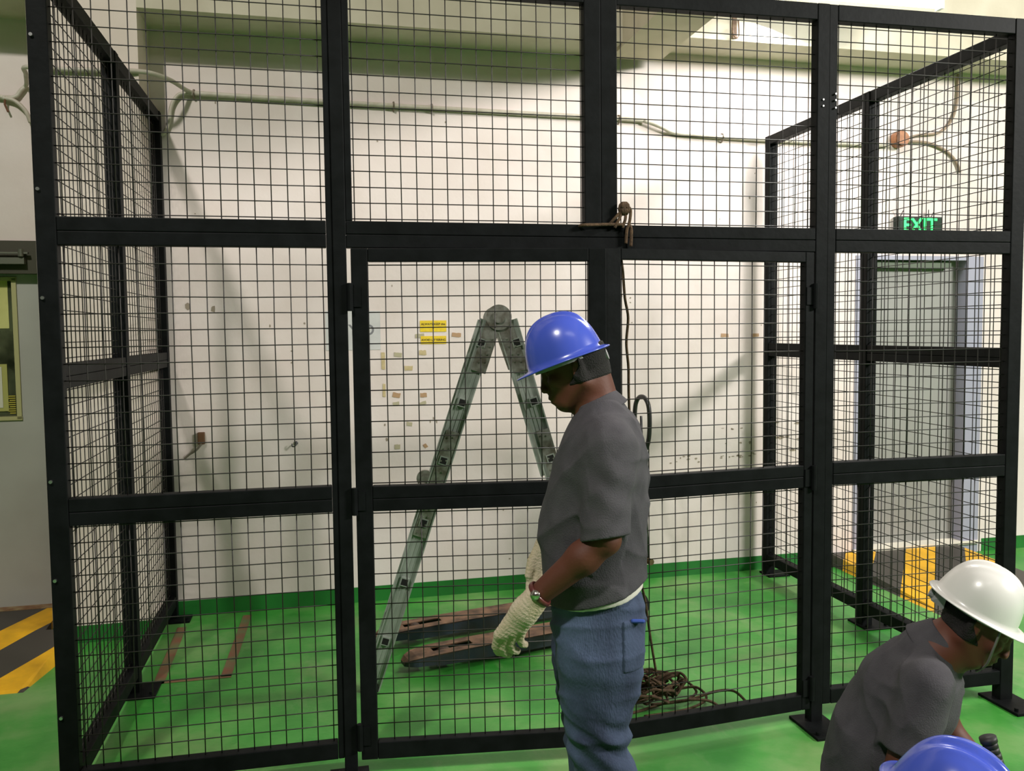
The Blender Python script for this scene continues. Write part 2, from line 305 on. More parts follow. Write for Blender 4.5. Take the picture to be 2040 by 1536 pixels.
tag(hk.build('bracket', mat('rust_strap', (120, 98, 76), .7, rgb2=(84, 60, 44), vscale=30)), 'rusty strap bracket with hook on the beam under the cage top rail', 'bracket')
# stickers with writing
def text_mesh(body, size, m, parent, name='lettering', bold=True, extrude=.0004):
    cu = bpy.data.curves.new(name, 'FONT'); cu.body = body; cu.size = size; cu.align_x = 'CENTER'; cu.align_y = 'CENTER'; cu.extrude = extrude
    if bold: cu.offset = size*.018
    tmp = bpy.data.objects.new('tmp', cu); C.objects.link(tmp); dg = bpy.context.evaluated_depsgraph_get(); dg.update()
    me = bpy.data.meshes.new_from_object(tmp.evaluated_get(dg)); bpy.data.objects.remove(tmp)
    return link(name, me, m, parent)
def plate(name, x0, x1, z0, z1, off, m, label, cat, group=None, rot=0, jag=0):
    xc, zc = (x0+x1)/2, (z0+z1)/2; w_, h_ = (x1-x0)/2, (z1-z0)/2
    n = 5; pts = []
    for t in range(n): pts.append((-w_+2*w_*t/(n-1), -h_+random.uniform(-jag, jag)))
    for t in range(n): pts.append((w_-2*w_*t/(n-1), h_+random.uniform(-jag, jag)))
    if jag: pts = [(x+random.uniform(-jag, jag), z) for x, z in pts]
    cr, sr = math.cos(rot), math.sin(rot); pts = [(x*cr-z*sr, x*sr+z*cr) for x, z in pts]
    k = len(pts); v = [(x, 0, z) for x, z in pts] + [(x, -.0012, z) for x, z in pts]
    mb = MB(); mb.add(v, [tuple(range(k)), tuple(range(2*k-1, k-1, -1))] + [(i, i+k, (i+1) % k+k, (i+1) % k) for i in range(k)])
    o = mb.build(name, m); o.location = wp(xc, zc, off); o.rotation_euler = (0, 0, math.atan(WSL)); return tag(o, label, cat, group)
yel = mat('yellow_sticker', (236, 208, 52), .5, rgb2=(226, 190, 40), vscale=40); ink = mat('ink', (52, 46, 20), .6)
s1 = plate('warning_sticker', .587, .750, 1.655, 1.724, .002, yel, 'yellow sticker reading ALWAYS KEEP this, upper of two on the back wall', 'sticker')
s2 = plate('warning_sticker', .590, .748, 1.580, 1.629, .002, yel, 'yellow sticker reading AVOID LITTERING, lower of two on the back wall', 'sticker')
t = text_mesh('ALWAYS KEEP this', .0185, ink, s1); t.rotation_euler = (math.pi/2, 0, 0); t.location = (0, -.0016, .012)
t = text_mesh('AVOID LITTERING', .0185, ink, s2); t.rotation_euler = (math.pi/2, 0, 0); t.location = (0, -.0016, .0)
tb = mat('tape_beige', (202, 184, 142), .6, rgb2=(184, 166, 122), vscale=40); tg = mat('tape_grey', (176, 168, 140), .6); tr = mat('tape_brown', (176, 142, 108), .6)
for (x0, x1, z1, z0, m, rot, lab) in [
    (.784, .840, 1.646, 1.622, tr, -.06, 'pinkish brown tape scrap right of the lower yellow sticker'),
    (.557, .612, 1.643, 1.618, tg, .05, 'greyish tape scrap poking out left above the AVOID LITTERING sticker'),
    (.579, .622, 1.542, 1.513, tb, 0, 'beige tape scrap just under the lower yellow sticker'),
    (.425, .471, 1.531, 1.504, tg, -.1, 'pale torn tape scrap left of and below the yellow stickers'),
    (.346, .371, 1.533, 1.429, tb, .02, 'tall beige tape strip by the door stile, upper of two'),
    (.488, .537, 1.448, 1.419, tb, -.02, 'wide beige tape scrap below the stickers, alone in mid-height'),
    (.351, .370, 1.342, 1.262, tb, 0, 'tall beige tape strip by the door stile, lower of two'),
    (.412, .457, 1.285, 1.256, tr, -.2, 'tilted brownish tape scrap right beside the lower tape strip'),
    (.581, .621, 1.278, 1.252, tr, .0, 'brownish tape scrap level with the tilted one, nearer the ladder'),
    (.413, .450, 1.229, 1.205, tg, .1, 'half-round olive tape stub under the tilted tape scrap'),
    (.577, .617, 1.227, 1.207, tg, .3, 'curled olive tape stub below the tape scrap nearer the ladder'),
    (.494, .528, 1.102, 1.078, tg, -.1, 'small grey tape remnant low on the wall between the tape rows'),
    (.417, .451, .966, .938, tg, 0, 'lowest square tape remnant on the wall, left one'),
    (.598, .617, .964, .938, tr, .6, 'tiny dark tape remnant lowest on the wall, right one'),
    (2.603, 2.658, 1.621, 1.598, tr, 0, 'brown tape scrap on the right part of the back wall, left one'),
    (2.828, 2.884, 1.619, 1.596, tr, .05, 'brown tape scrap by the rear right cage post, with a drip')]:
    plate('tape_scrap', x0, x1, z0, z1, .0014, m, lab, 'tape', 'tape scraps on the back wall', rot, .002)
pp = plate('paper_notice', .02, .345, 1.55, 1.785, .0014, mat('faded_paper', (206, 206, 204), .7, rgb2=(190, 190, 190), vscale=9), 'faded pale paper notice on the wall behind the cage door post', 'notice')
t = text_mesh('Y O', .09, mat('faded_ink', (120, 120, 124), .7), pp); t.rotation_euler = (math.pi/2, 0, 0); t.location = (.05, -.0016, .0)
# exit sign
ex = empty('exit_sign', wp(4.09, 2.33, .03), math.atan(WSL)); tag(ex, 'dark exit sign with glowing green letters above the right door', 'sign')
k = MB(); k.box(-.178, .178, -.03, .03, -.09, .088); k.build('sign_body', mat('sign_dark', (26, 40, 34), .4), ex, bevel=.004)
k = MB(); k.box(-.170, .170, -.033, -.029, -.082, .080); k.build('sign_face', mat('sign_face', (14, 46, 26), .25), ex)
for i, ch in enumerate('EXIT'):
    t = text_mesh(ch, .135, mat('sign_green', (40, 235, 120), .4, emit=((10, 225, 80), 1.3)), ex, 'letter', extrude=.002)
    t.rotation_euler = (math.pi/2, 0, 0); t.location = (-.115+[0, .077, .145, .2][i], -.036, .022)
for sx in (-.15, .1):
    k = MB(); k.tube([(sx, .02, .088), (sx-.015, 0, .14)], .003, 5); k.tube([(sx+.02, .02, .088), (sx+.03, 0, .13)], .003, 5); k.build('hanging_wire', black_wire, ex)
# ------------------------------------------------------------------ tube lamp
tl = empty('tube_lamp', (3.02, 1.45, 3.615)); tag(tl, 'bright white fluorescent tube lamp hung above the right end of the cage', 'lamp')
k = MB(); k.box(-.66, .66, -.06, .06, -.02, .05); k.build('housing', mat('lamp_white', (226, 228, 230), .4), tl, bevel=.006)
k = MB(); k.tube([(-.60, 0, -.055), (.60, 0, -.055)], .019, 12); k.build('tube', mat('tube_glow', (255, 255, 255), .4, emit=((250, 252, 255), 15)), tl, True)
for sx in (-.62, .62): MB().box(sx-.012, sx+.012, -.025, .025, -.08, -.02).build('socket', MATS['lamp_white'], tl)
for sx in (-.5, .5): MB().tube([(sx, 0, .05), (sx, 0, 4.38)], .008, 8).build('hanger_rod', galv, tl)
# ------------------------------------------------------------------ cage
Z_R0, Z_R1, Z_R2, Z_R3 = (2.872, 2.936), (1.957, 2.052), (1.003, 1.098), (.081, .142)
cage = empty('mesh_cage', (0, 0, 0)); tag(cage, 'tall black steel mesh cage with two front doors on the green floor', 'cage')
T = .05
def member(name, x0, x1, y0, y1, z0, z1, parent=cage):
    return MB().box(x0, x1, y0, y1, z0, z1).build(name, black, parent, bevel=.003)
def vpost(x0, x1, y0=0, y1=T, z1=2.936, z0=.0): return member('post', x0, x1, y0, y1, z0, z1)
XA, XAi, XB0, XB1, XC0, XC1, XD0, XD1, XE0, XE1 = -.9237, -.8599, .0219, .0912, .983, 1.111, 1.9504, 2.0411, 2.8686, 2.9326
# full height posts
vpost(XA, XAi); vpost(XB0+.022, XB1); vpost(XD0, 2.003); vpost(XE0, XE1)
member('stile', XB0, XB0+.0215, .004, T, Z_R3[0], Z_R0[1]); member('stile', 2.0035, XD1, .004, T, Z_R3[0], Z_R0[1])
member('stile', XB1+.0005, XB1+.024, .004, T, Z_R1[1], Z_R0[1])
member('stile', XC0, 1.0465, 0, T, Z_R1[1], Z_R0[1]); member('stile', 1.0475, XC1, 0, T, Z_R1[1], Z_R0[1])
def hrail(x0, x1, z0, z1, two=False):
    if two:
        zm = (z0+z1)/2; member('rail', x0, x1, .002, T-.002, z0, zm-.0006); member('rail', x0, x1, .002, T-.002, zm+.0006, z1)
    else: member('rail', x0, x1, .002, T-.002, z0, z1)
def rebar(a, b_): return (a+.0006, b_-.0006)
spans_all = [(XAi, XB0), (XB1+.024, XC0), (XC1, XD0), (XD1, XE0)]
for sp in spans_all: hrail(*rebar(*sp), *Z_R0)
for sp in [(XAi, XB0), (XB1, XD0), (XD1, XE0)]: hrail(*rebar(*sp), *Z_R1, two=True)
for sp in [(XAi, XB0), (XD1, XE0)]: hrail(*rebar(*sp), *Z_R2, two=True); hrail(*rebar(*sp), *Z_R3)
def mesh_wires(P, s0, s1, z0, z1, parent, pitch=.0567, r=.0021, ph=.5, name='wire_mesh', phz=.5):
    """P(s, z, off) gives a point; wires overlap the frame by 8 mm"""
    mb = MB(); g = .008
    n = int((s1-s0)/pitch); s = s0 + (s1-s0-pitch*n)*ph
    rnd = random.Random(int(s0*1000+z0*77+s1*13))
    if s-s0 < .008: s += pitch
    while s < s1-.006:
        k = max(2, int((z1-z0)/.28)); q = []
        for i in range(k+1):
            z = z0-g+(z1-z0+2*g)*i/k; q.append(P(s+(rnd.uniform(-.0022, .0022) if 0 < i < k else 0), z, r))
        mb.tube(q, r, 5, True); s += pitch
    n = int((z1-z0)/pitch); z = z0 + (z1-z0-pitch*n)*phz
    if z-z0 < .008: z += pitch
    while z < z1-.006:
        k = max(2, int((s1-s0)/.28)); q = []
        for i in range(k+1):
            s = s0-g+(s1-s0+2*g)*i/k; q.append(P(s, z+(rnd.uniform(-.0018, .0018) if 0 < i < k else 0), -r))
        mb.tube(q, r, 5, True); z += pitch
    return mb.build(name, black_wire, parent, True)
PF = lambda s, z, o: (s, T/2+o, z)
for (a, b_) in spans_all: mesh_wires(PF, a, b_, Z_R1[1], Z_R0[0], cage, phz=.35)
for (a, b_) in (spans_all[0], spans_all[3]):
    mesh_wires(PF, a, b_, Z_R2[1], Z_R1[0], cage, phz=.5); mesh_wires(PF, a, b_, Z_R3[1], Z_R2[0], cage, phz=.4)
# side frames: two bays each
def side(x0, x1):
    ys = [T, 1.00, 1.06, 2.06]
    member('post', x0, x1, 1.00, 1.03, 0, 2.905); member('post', x0, x1, 1.0305, 1.06, 0, 2.905); member('post', x0, x1, 2.06, 2.115, 0, 2.905)
    xc = (x0+x1)/2
    PS = lambda s, z, o: (xc+o, s, z)
    for (a, b_) in ((T+.0006, .9994), (1.0606, 2.0594)):
        member('rail', x0+.004, x1-.004, a, b_, 2.848, 2.905); member('rail', x0+.004, x1-.004, a, b_, 1.470, 1.5120); member('rail', x0+.004, x1-.004, a, b_, 1.5132, 1.555)
        member('rail', x0+.004, x1-.004, a, b_, .081, .142)
        mesh_wires(PS, a, b_, 1.555, 2.848, cage, phz=.4); mesh_wires(PS, a, b_, .142, 1.47, cage, phz=.6)
side(XA, XAi); side(XE0, XE1)
def bplate(x0, x1, y0, y1):
    k = MB(); k.box(x0, x1, y0, y1, 0, .012)
    for sx in (x0+.02, x1-.02):
        yb = y0+.03; k.cyl((sx, yb, .018), (0, 0, 1), .009, .014, 8)
    return k.build('base_plate', black, cage, bevel=.0015)
bplate(1.895, 2.038, -.14, .03+.05); bplate(-.01, .133, -.14, .07); bplate(XA-.05, XAi+.05, -.10, .09); bplate(2.832, 2.975, -.14, .09)
for x0, x1 in ((XA-.01, XAi+.075), (XE0-.01, XE1+.08)): bplate(x0, x1, .94, 1.12); bplate(x0, x1, 2.0, 2.135)
steel = mat('bolt_steel', (186, 188, 186), .3, .9)
for z in (2.64, 2.14, 1.78, 1.16, .82, .34):
    k = MB(); k.cyl((XA+.014, -.003, z), (0, 1, 0), .006, .01, 8); k.build('bolt', steel, cage)
for x, z in ((1.975, 2.56), (2.03, 2.56), (1.975, 2.535), (2.03, 2.53), (2.03, 2.585)):
    k = MB(); k.cyl((x, -.002, z), (0, 1, 0), .004, .006, 6); k.build('rivet', steel, cage)
# doors of the cage (part) with stiles, rails, mesh and hinges (sub-parts)
def cdoor(hx, ang, sgn, s_st, widths, zt=(1.907, 1.9545)):
    o = empty('door', (0, 0, 0)); o.parent = cage; o.location = (hx, 0, 0); o.rotation_euler = (0, 0, ang)
    e0, e1, e2, e3 = widths     # hinge stile, meeting stile, along +s
    m_ = lambda n, a, b_, z0, z1: MB().box(min(sgn*a, sgn*b_), max(sgn*a, sgn*b_), .001, .041, z0, z1).build(n, black, o, bevel=.003)
    m_('stile', e0, e1, .068, zt[1]); m_('stile', e2, e3, .068, zt[1])
    a, b_ = e1+.0006, e2-.0006
    m_('rail', a, b_, zt[0], zt[1]); m_('rail', a, b_, 1.000, 1.0455); m_('rail', a, b_, 1.0465, 1.092); m_('rail', a, b_, .068, .132)
    P = lambda s, z, off: (sgn*s, .021+off, z)
    mesh_wires(P, a, b_, 1.092, zt[0], o, phz=.45, ph=.4); mesh_wires(P, a, b_, .132, 1.0, o, phz=.45, ph=.4)
    for z in (1.78, 1.04, .16):
        k = MB(); k.tube([(sgn*.002, -.008, z-.05), (sgn*.002, -.008, z+.05)], .011, 10); k.box(min(0, sgn*.04), max(0, sgn*.04), -.004, .002, z-.035, z+.035); k.build('hinge', black, o)
    return o
cdoor(XB1+.008, -.110, 1, 0, (.006, .066, .872, .937)); cdoor(XD0-.002, .095, -1, 0, (.003, .043, .856, .921), (1.915, 1.9555))
# ------------------------------------------------------------------ rope
ropem = mat('rope', (96, 74, 52), .9, rgb2=(66, 50, 34), vscale=60, bump=.5, bscale=300)
rp = empty('rope', (1.41, .35, 0)); tag(rp, 'brown rope knotted on the cage above the doors, hanging down to a loose heap', 'rope')
def rope(name, pts, r=.0055, sm=6, n=6):
    t = MB(); t.tube(smoothpath(pts, sm), r, n); o = t.build(name, ropem, rp, True); o.matrix_parent_inverse = Matrix.Translation((-1.41, -.35, 0)); return o
rope('lashing', [(.967, .06, 2.045), (.965, -.02, 2.046), (1.03, -.012, 2.050), (1.1, -.012, 2.052), (1.128, -.012, 2.05), (1.135, .03, 2.05)], .0065)
kn = MB()
for i in range(6):
    a = i*1.05; c = Vector((1.133, -.012, 2.112)); rr = .018
    pts = [c+Vector((math.cos(t_)*rr*math.cos(a)+.004*math.sin(i), math.cos(t_)*rr*math.sin(a), math.sin(t_)*rr*1.2)) for t_ in [j*math.pi/5 for j in range(11)]]
    kn.tube(pts, .0065, 6)
o = kn.build('knot', ropem, rp, True); o.matrix_parent_inverse = Matrix.Translation((-1.41, -.35, 0))
rope('loop', [(1.12, -.012, 2.10), (1.10, -.015, 2.08), (1.075, .0, 2.05)], .006)
rope('loop', [(1.125, -.012, 2.10), (1.11, -.018, 2.07), (1.095, -.012, 2.04)], .006)
rope('loop', [(1.14, -.012, 2.10), (1.135, -.018, 2.07), (1.126, -.012, 2.04)], .006)
rope('loop', [(1.148, -.012, 2.12), (1.157, -.018, 2.105), (1.152, -.018, 2.06), (1.143, -.015, 2.03), (1.14, -.012, 1.98)], .006)
rope('loop', [(1.16, .0, 2.05), (1.162, -.012, 2.03), (1.160, -.012, 1.97)], .007)
rope('hanging_line', [(1.145, .058, 2.05), (1.15, .075, 1.95), (1.16, .08, 1.88), (1.175, .10, 1.78), (1.192, .11, 1.70), (1.188, .12, 1.60), (1.20, .13, 1.5), (1.205, .14, 1.38), (1.23, .18, 1.15), (1.27, .22, .85), (1.30, .26, .6), (1.335, .30, .48), (1.365, .31, .3), (1.395, .32, .14)], .0055)
rr_ = random.Random(7)
for i in range(13):
    c = Vector((1.40+rr_.uniform(-.07, .07), .34+rr_.uniform(-.06, .06), .03+rr_.random()*.05)); a0 = rr_.uniform(0, 6.28); R1 = rr_.uniform(.05, .14); R2 = R1*rr_.uniform(.4, .8); pts = []
    for j in range(14):
        t_ = a0+j*.5; pts.append(c+Vector((math.cos(t_)*R1+rr_.uniform(-.01, .01), math.sin(t_)*R2*math.cos(i)+rr_.uniform(-.01, .01), abs(math.sin(t_+i))*.07-.02+rr_.uniform(-.008, .008))))
    for q in pts: q.z = max(q.z, .008)
    rope('coil', pts, .0062, 4)
for pts in ([(1.36, .30, .02), (1.50, .24, .05), (1.62, .22, .085), (1.72, .24, .07), (1.79, .26, .008)], [(1.42, .28, .03), (1.52, .22, .06), (1.60, .20, .05), (1.65, .16, .01)],
            [(1.40, .35, .03), (1.22, .33, .03), (1.10, .30, .02), (1.0, .32, .01)], [(1.42, .30, .02), (1.25, .26, .01), (1.12, .25, .01), (1.02, .22, .01)], [(1.5, .34, .06), (1.6, .36, .05), (1.62, .30, .02), (1.5, .24, .01), (1.3, .22, .01)],
            [(1.38, .42, .12), (1.48, .44, .10), (1.56, .42, .07), (1.60, .36, .03), (1.52, .30, .02)]):
    rope('coil', pts, .006, 6)
# ------------------------------------------------------------------ ladder
alu = mat('ladder_aluminium', (178, 184, 176), .42, .3, rgb2=(140, 150, 140), vscale=8, stretch=(1, 1, 1), bump=.05)
alu2 = mat('hinge_steel', (160, 160, 152), .38, .5, rgb2=(110, 104, 92), vscale=30)
lad = empty('folding_ladder', (.75, .72, 0)); tag(lad, 'aluminium folding ladder standing as an A inside the cage', 'ladder')
LA = Vector((.145, .989, 0)); LU = Vector((.989, -.145, 0))          # rung axis, spread axis
O0 = Vector((.785, .70, 0))
def lp(u, z, a=0): return O0 + LU*u + Vector((0, 0, z)) + LA*a
def ladobj(mb, name, m, smooth=False, bevel=0, parent=None):
    o = mb.build(name, m, parent or lad, smooth, bevel)
    if parent is None: o.matrix_parent_inverse = Matrix.Translation((-.75, -.72, 0))
    return o
legs = [(-1, (-.05, 1.70), (-.352, .955)), (-1, (-.375, .895), (-.622, .0)), (1, (.05, 1.70), (.275, .955)), (1, (.29, .895), (.52, .0))]
legs = [(-1, (-.045, 1.70), (-.305, .93)), (-1, (-.318, .89), (-.614, .0)), (1, (.045, 1.70), (.262, .93)), (1, (.273, .89), (.525, .0))]
for sg, (u0, z0), (u1, z1) in legs:
    for a in (0, .37):
        k = MB(); pa, pb = lp(u0, z0, a), lp(u1, z1, a); d = (pb-pa).normalized(); side_ = d.cross(LA).normalized()
        k.bar(pa, pb, .072, .004, LA)                                   # web
        for q in (-.037, .037): k.add([], []); k.bar(pa+side_*q, pb+side_*q, .006, .028, LA)
        for q in (-.018, .0, .018): k.bar(pa+side_*q-LA*.002, pb+side_*q-LA*.002, .004, .004, LA)
        ladobj(k, 'stile', alu)
zr = {-1: [1.601, 1.331, 1.067, .783, .511, .238], 1: [1.601, 1.331, 1.068, .79, .52, .245]}
for sg in (-1, 1):
    for z in zr[sg]:
        u = sg*(.08+(1.601-z)*(.337 if sg < 0 else .285)); u = u if sg < 0 else u
        c = lp(u, z, -.021); e = lp(u, z, .376); n_ = 4
        ax = LA; p_, q_ = (LU*sg*math.cos(.3)+Vector((0, 0, .3))).normalized(), None; q_ = ax.cross(p_)
        # hollow square rung: outer and inner sleeve
        k = MB()
        for ro, ri in ((.0195, .0145),):
            vo = []; 
            for P0 in (c, e):
                for r_ in (ro, ri):
                    vo += [P0+(p_*sx+q_*sy)*r_ for sx, sy in ((-1, -1), (1, -1), (1, 1), (-1, 1))]
            fs = []
            for j in range(4):
                j2 = (j+1) % 4
                fs += [(j, j2, 8+j2, 8+j), (4+j2, 4+j, 12+j, 12+j2), (j2, j, 4+j, 4+j2), (8+j, 8+j2, 12+j2, 12+j)]
            k.add(vo, fs)
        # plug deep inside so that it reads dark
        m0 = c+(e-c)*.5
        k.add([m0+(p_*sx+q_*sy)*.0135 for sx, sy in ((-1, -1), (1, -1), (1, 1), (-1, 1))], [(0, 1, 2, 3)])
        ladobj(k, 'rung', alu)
        h = MB(); h.add([c-LA*.0006+(p_*sx+q_*sy)*.0146 for sx, sy in ((-1, -1), (1, -1), (1, 1), (-1, 1))], [(0, 1, 2, 3)])  # dark quad across the open mouth paints the shade inside the hollow rung
        ladobj(h, 'rung_hole_shade', mat('hole_shade', (14, 14, 12), .8))
for a in (-.004, .374):
    k = MB(); k.cyl(lp(0, 1.715, a-.012), LA, .058, .022, 28); k.cyl(lp(0, 1.715, a-.026), LA, .026, .012, 20)
    for sg in (-1, 1): k.bar(lp(sg*.02, 1.70, a-.008), lp(sg*.098, 1.47, a-.008), .07, .012, LA)
    for sg in (-1, 1):
        for t_ in (.35, .5, .65, .8): k.cyl(lp(sg*(.02+.078*t_)+.014, 1.70-.23*t_, a-.016), LA, .005, .006, 8); k.cyl(lp(sg*(.02+.078*t_)-.014, 1.70-.23*t_, a-.016), LA, .005, .006, 8)
    ladobj(k, 'hinge', alu2, False)
    for sg, uc in ((-1, -.358), (1, .315)):
        k = MB(); k.cyl(lp(uc, .925, a-.012), LA, .042, .024, 24); k.cyl(lp(uc, .925, a-.026), LA, .018, .012, 16)
        for z0, z1 in ((.935, 1.20), (.90, .72)):
            us = lambda z: sg*(.08+(1.601-z)*(.337 if sg < 0 else .285))
            k.bar(lp(us(z0), z0, a-.008), lp(us(z1), z1, a-.008), .06, .010, LA)
            for t_ in (.3, .5, .7, .9):
                zz = z0+(z1-z0)*t_
                k.cyl(lp(us(zz)+.012, zz, a-.015), LA, .0045, .006, 8); k.cyl(lp(us(zz)-.012, zz, a-.015), LA, .0045, .006, 8)
        ladobj(k, 'hinge', alu2, False)
for u in (-.617, .528):
    for a in (0, .37):
        k = MB(); k.bar(lp(u, .03, a), lp(u, .0, a), .08, .036, LA); ladobj(k, 'rubber_foot', mat('rubber', (30, 30, 30), .8))
# ------------------------------------------------------------------ pallet jack
FA = Vector((.9762, .2169, 0)); FN = Vector((-.2169, .9762, 0))
rust_top = mat('worn_fork_top', (142, 108, 84), .6, rgb2=(62, 46, 36), vscale=12, bump=.3, bscale=30, metal=.2)
blue_side = mat('worn_blue_paint', (38, 48, 60), .55, rgb2=(44, 42, 40), vscale=9, bump=.2, bscale=30)
jack = empty('pallet_jack', (1.55, 1.35, 0)); tag(jack, 'rusty blue hand pallet jack with two worn forks inside the cage', 'pallet jack')
JI = Matrix.Translation((-1.55, -1.35, 0))
def jadd(mb, name, m, smooth=False, bevel=0):
    o = mb.build(name, m, jack, smooth, bevel); o.matrix_parent_inverse = JI; return o
def fork(org):
    org = Vector(org); F = lambda s, n, z: org+FA*s+FN*n+Vector((0, 0, z))
    prof = [(0.0, .05, .035), (.02, .03, .05), (.06, .01, .062), (.14, 0, .070), (.19, 0, .072), (.40, 0, .076), (1.32, 0, .082)]
    W = .155; t = MB()
    # outline of top with a slot (s .14-.34, n .05-.105)
    cuts = [0, .02, .06, .15, .36, 1.32]
    def pz(s):
        for (a, na, za), (b_, nb, zb) in zip(prof, prof[1:]):
            if s <= b_: f_ = (s-a)/(b_-a); return na+(nb-na)*f_, za+(zb-za)*f_
        return prof[-1][1:]
    for a, b_ in zip(cuts, cuts[1:]):
        na, za = pz(a); nb, zb = pz(b_)
        strips = [(None, None)] if (a, b_) != (.15, .36) else [(0, .055), (.105, W)]
        for s0, s1 in strips:
            if s0 is None: q = [F(a, na, za), F(b_, nb, zb), F(b_, W-nb, zb), F(a, W-na, za)]
            else: q = [F(a, s0, za), F(b_, s0, zb), F(b_, s1, zb), F(a, s1, za)]
            t.add(q+[p_-Vector((0, 0, .006)) for p_ in q], [(0, 1, 2, 3), (7, 6, 5, 4), (0, 4, 5, 1), (1, 5, 6, 2), (2, 6, 7, 3), (3, 7, 4, 0)], 0)
        for (n0, n1) in ((na, nb), (W-na, W-nb)):
            lo = .012 if a > .1 else .02
            q = [F(a, n0, lo), F(b_, n1, lo), F(b_, n1, zb-.001), F(a, n0, za-.001)]; off = FN*(.005 if n0 < .08 else -.005)
            t.add(q+[p_+off for p_ in q], [(0, 1, 2, 3), (7, 6, 5, 4), (0, 4, 5, 1), (1, 5, 6, 2), (2, 6, 7, 3), (3, 7, 4, 0)], 1)
    q = [F(0, .05, .02), F(0, W-.05, .02), F(0, W-.05, .034), F(0, .05, .034)]; t.add(q, [(0, 1, 2, 3)], 1)
    o = jadd(t, 'fork', [rust_top, blue_side])
    k = MB(); k.cyl(F(.22, W/2, .036), FN, .036, .075, 20); jadd(k, 'load_roller', mat('roller', (70, 52, 42), .6))
    # wheels keep the fork off the ground
fork((.36, .895, .02)); fork(Vector((.36, .895, .02))+FN*.395+FA*-.02)
org = Vector((.36, .895, .02)); F = lambda s, n, z: org+FA*s+FN*n+Vector((0, 0, z))
k = MB(); k.hexa([F(1.20, 0, .0), F(1.30, .02, .0), F(1.30, .53, .0), F(1.20, .55, .0), F(1.22, .0, .09), F(1.30, .05, .26), F(1.30, .50, .26), F(1.22, .55, .09)]); jadd(k, 'frame', blue_side, bevel=.006)
k = MB(); k.hexa([F(1.30, .20, .06), F(1.42, .22, .06), F(1.42, .33, .06), F(1.30, .35, .06), F(1.30, .20, .20), F(1.44, .22, .18), F(1.44, .33, .18), F(1.30, .35, .20)]); k.cyl(F(1.43, .275, .22), (0, 0, 1), .04, .20, 20); k.cyl(F(1.50, .275, .33), (0, 0, 1), .03, .10, 16); k.bar(F(1.42, .275, .30), F(1.54, .275, .30), .04, .03); k.cyl(F(1.54, .275, .30), FN, .018, .10, 12); jadd(k, 'pump', mat('pump_metal', (128, 108, 72), .5, .5, rgb2=(80, 70, 50), vscale=20))
for n_ in (.20, .35): k = MB(); k.cyl(F(1.40, n_, .07), FN, .09, .05, 28); jadd(k, 'steer_wheel', mat('rubber', (30, 30, 30), .8))
hb = F(1.54, .275, .30)
k = MB(); k.tube([hb, hb+Vector((0, 0, .62))+FA*-.03], .017, 12); jadd(k, 'handle_shaft', mat('black_handle', (34, 34, 34), .4), True)
ht = hb+Vector((0, 0, .62))+FA*-.03
k = MB(); lo = [ht, ht+FN*.05+Vector((0, 0, .05)), ht+FN*.075+Vector((0, 0, .14)), ht+FN*.07+Vector((0, 0, .27)), ht+FN*.03+Vector((0, 0, .325)), ht-FN*.03+Vector((0, 0, .325)), ht-FN*.07+Vector((0, 0, .27)), ht-FN*.075+Vector((0, 0, .14)), ht-FN*.05+Vector((0, 0, .05)), ht]
k.tube(smoothpath(lo, 5), .013, 10); k.tube([ht+Vector((0, 0, .02)), ht+Vector((0, 0, .22))+FN*.01], .008, 8); jadd(k, 'handle_grip', MATS['black_handle'], True)
# ------------------------------------------------------------------ figures: signed distance fields polygonised by surface nets
def rc(P, a, b_, ra, rb):
    a = np.array(a, float); ab = np.array(b_, float)-a; t = np.clip(((P-a)@ab)/(ab@ab), 0, 1)
    return np.linalg.norm(P-a-t[:, None]*ab, axis=1)-(ra+t*(rb-ra))
def ell(P, c, r):
    q = P-np.array(c, float); r = np.array(r, float); k0 = np.linalg.norm(q/r, axis=1); k1 = np.linalg.norm(q/(r*r), axis=1)+1e-9
    return k0*(k0-1)/k1
def smin(a, b_, k):
    h = np.maximum(k-np.abs(a-b_), 0)/k; return np.minimum(a, b_)-h*h*k*.25
def smax(a, b_, k): return -smin(-a, -b_, k)
def loft(P, T_, e=2.3):
    """rows (z, x centre, x radius, y centre, y radius)"""
    T_ = sorted(T_); z = np.array([r[0] for r in T_]); zz = np.linspace(z[0], z[-1], 120); cols = []
    for j in range(1, 5):
        c = np.interp(zz, z, [r[j] for r in T_]); kk = np.ones(9)/9; c = np.convolve(np.pad(c, 4, mode='edge'), kk, 'valid'); cols.append(np.interp(P[:, 2], zz, c))
    xc, xr, yc, yr = cols
    q = (np.abs((P[:, 0]-xc)/xr)**e+np.abs((P[:, 1]-yc)/yr)**e)**(1/e)
    d = (q-1)*np.minimum(xr, yr)
    return smax(smax(d, P[:, 2]-z[-1], .03), z[0]-P[:, 2], .03)
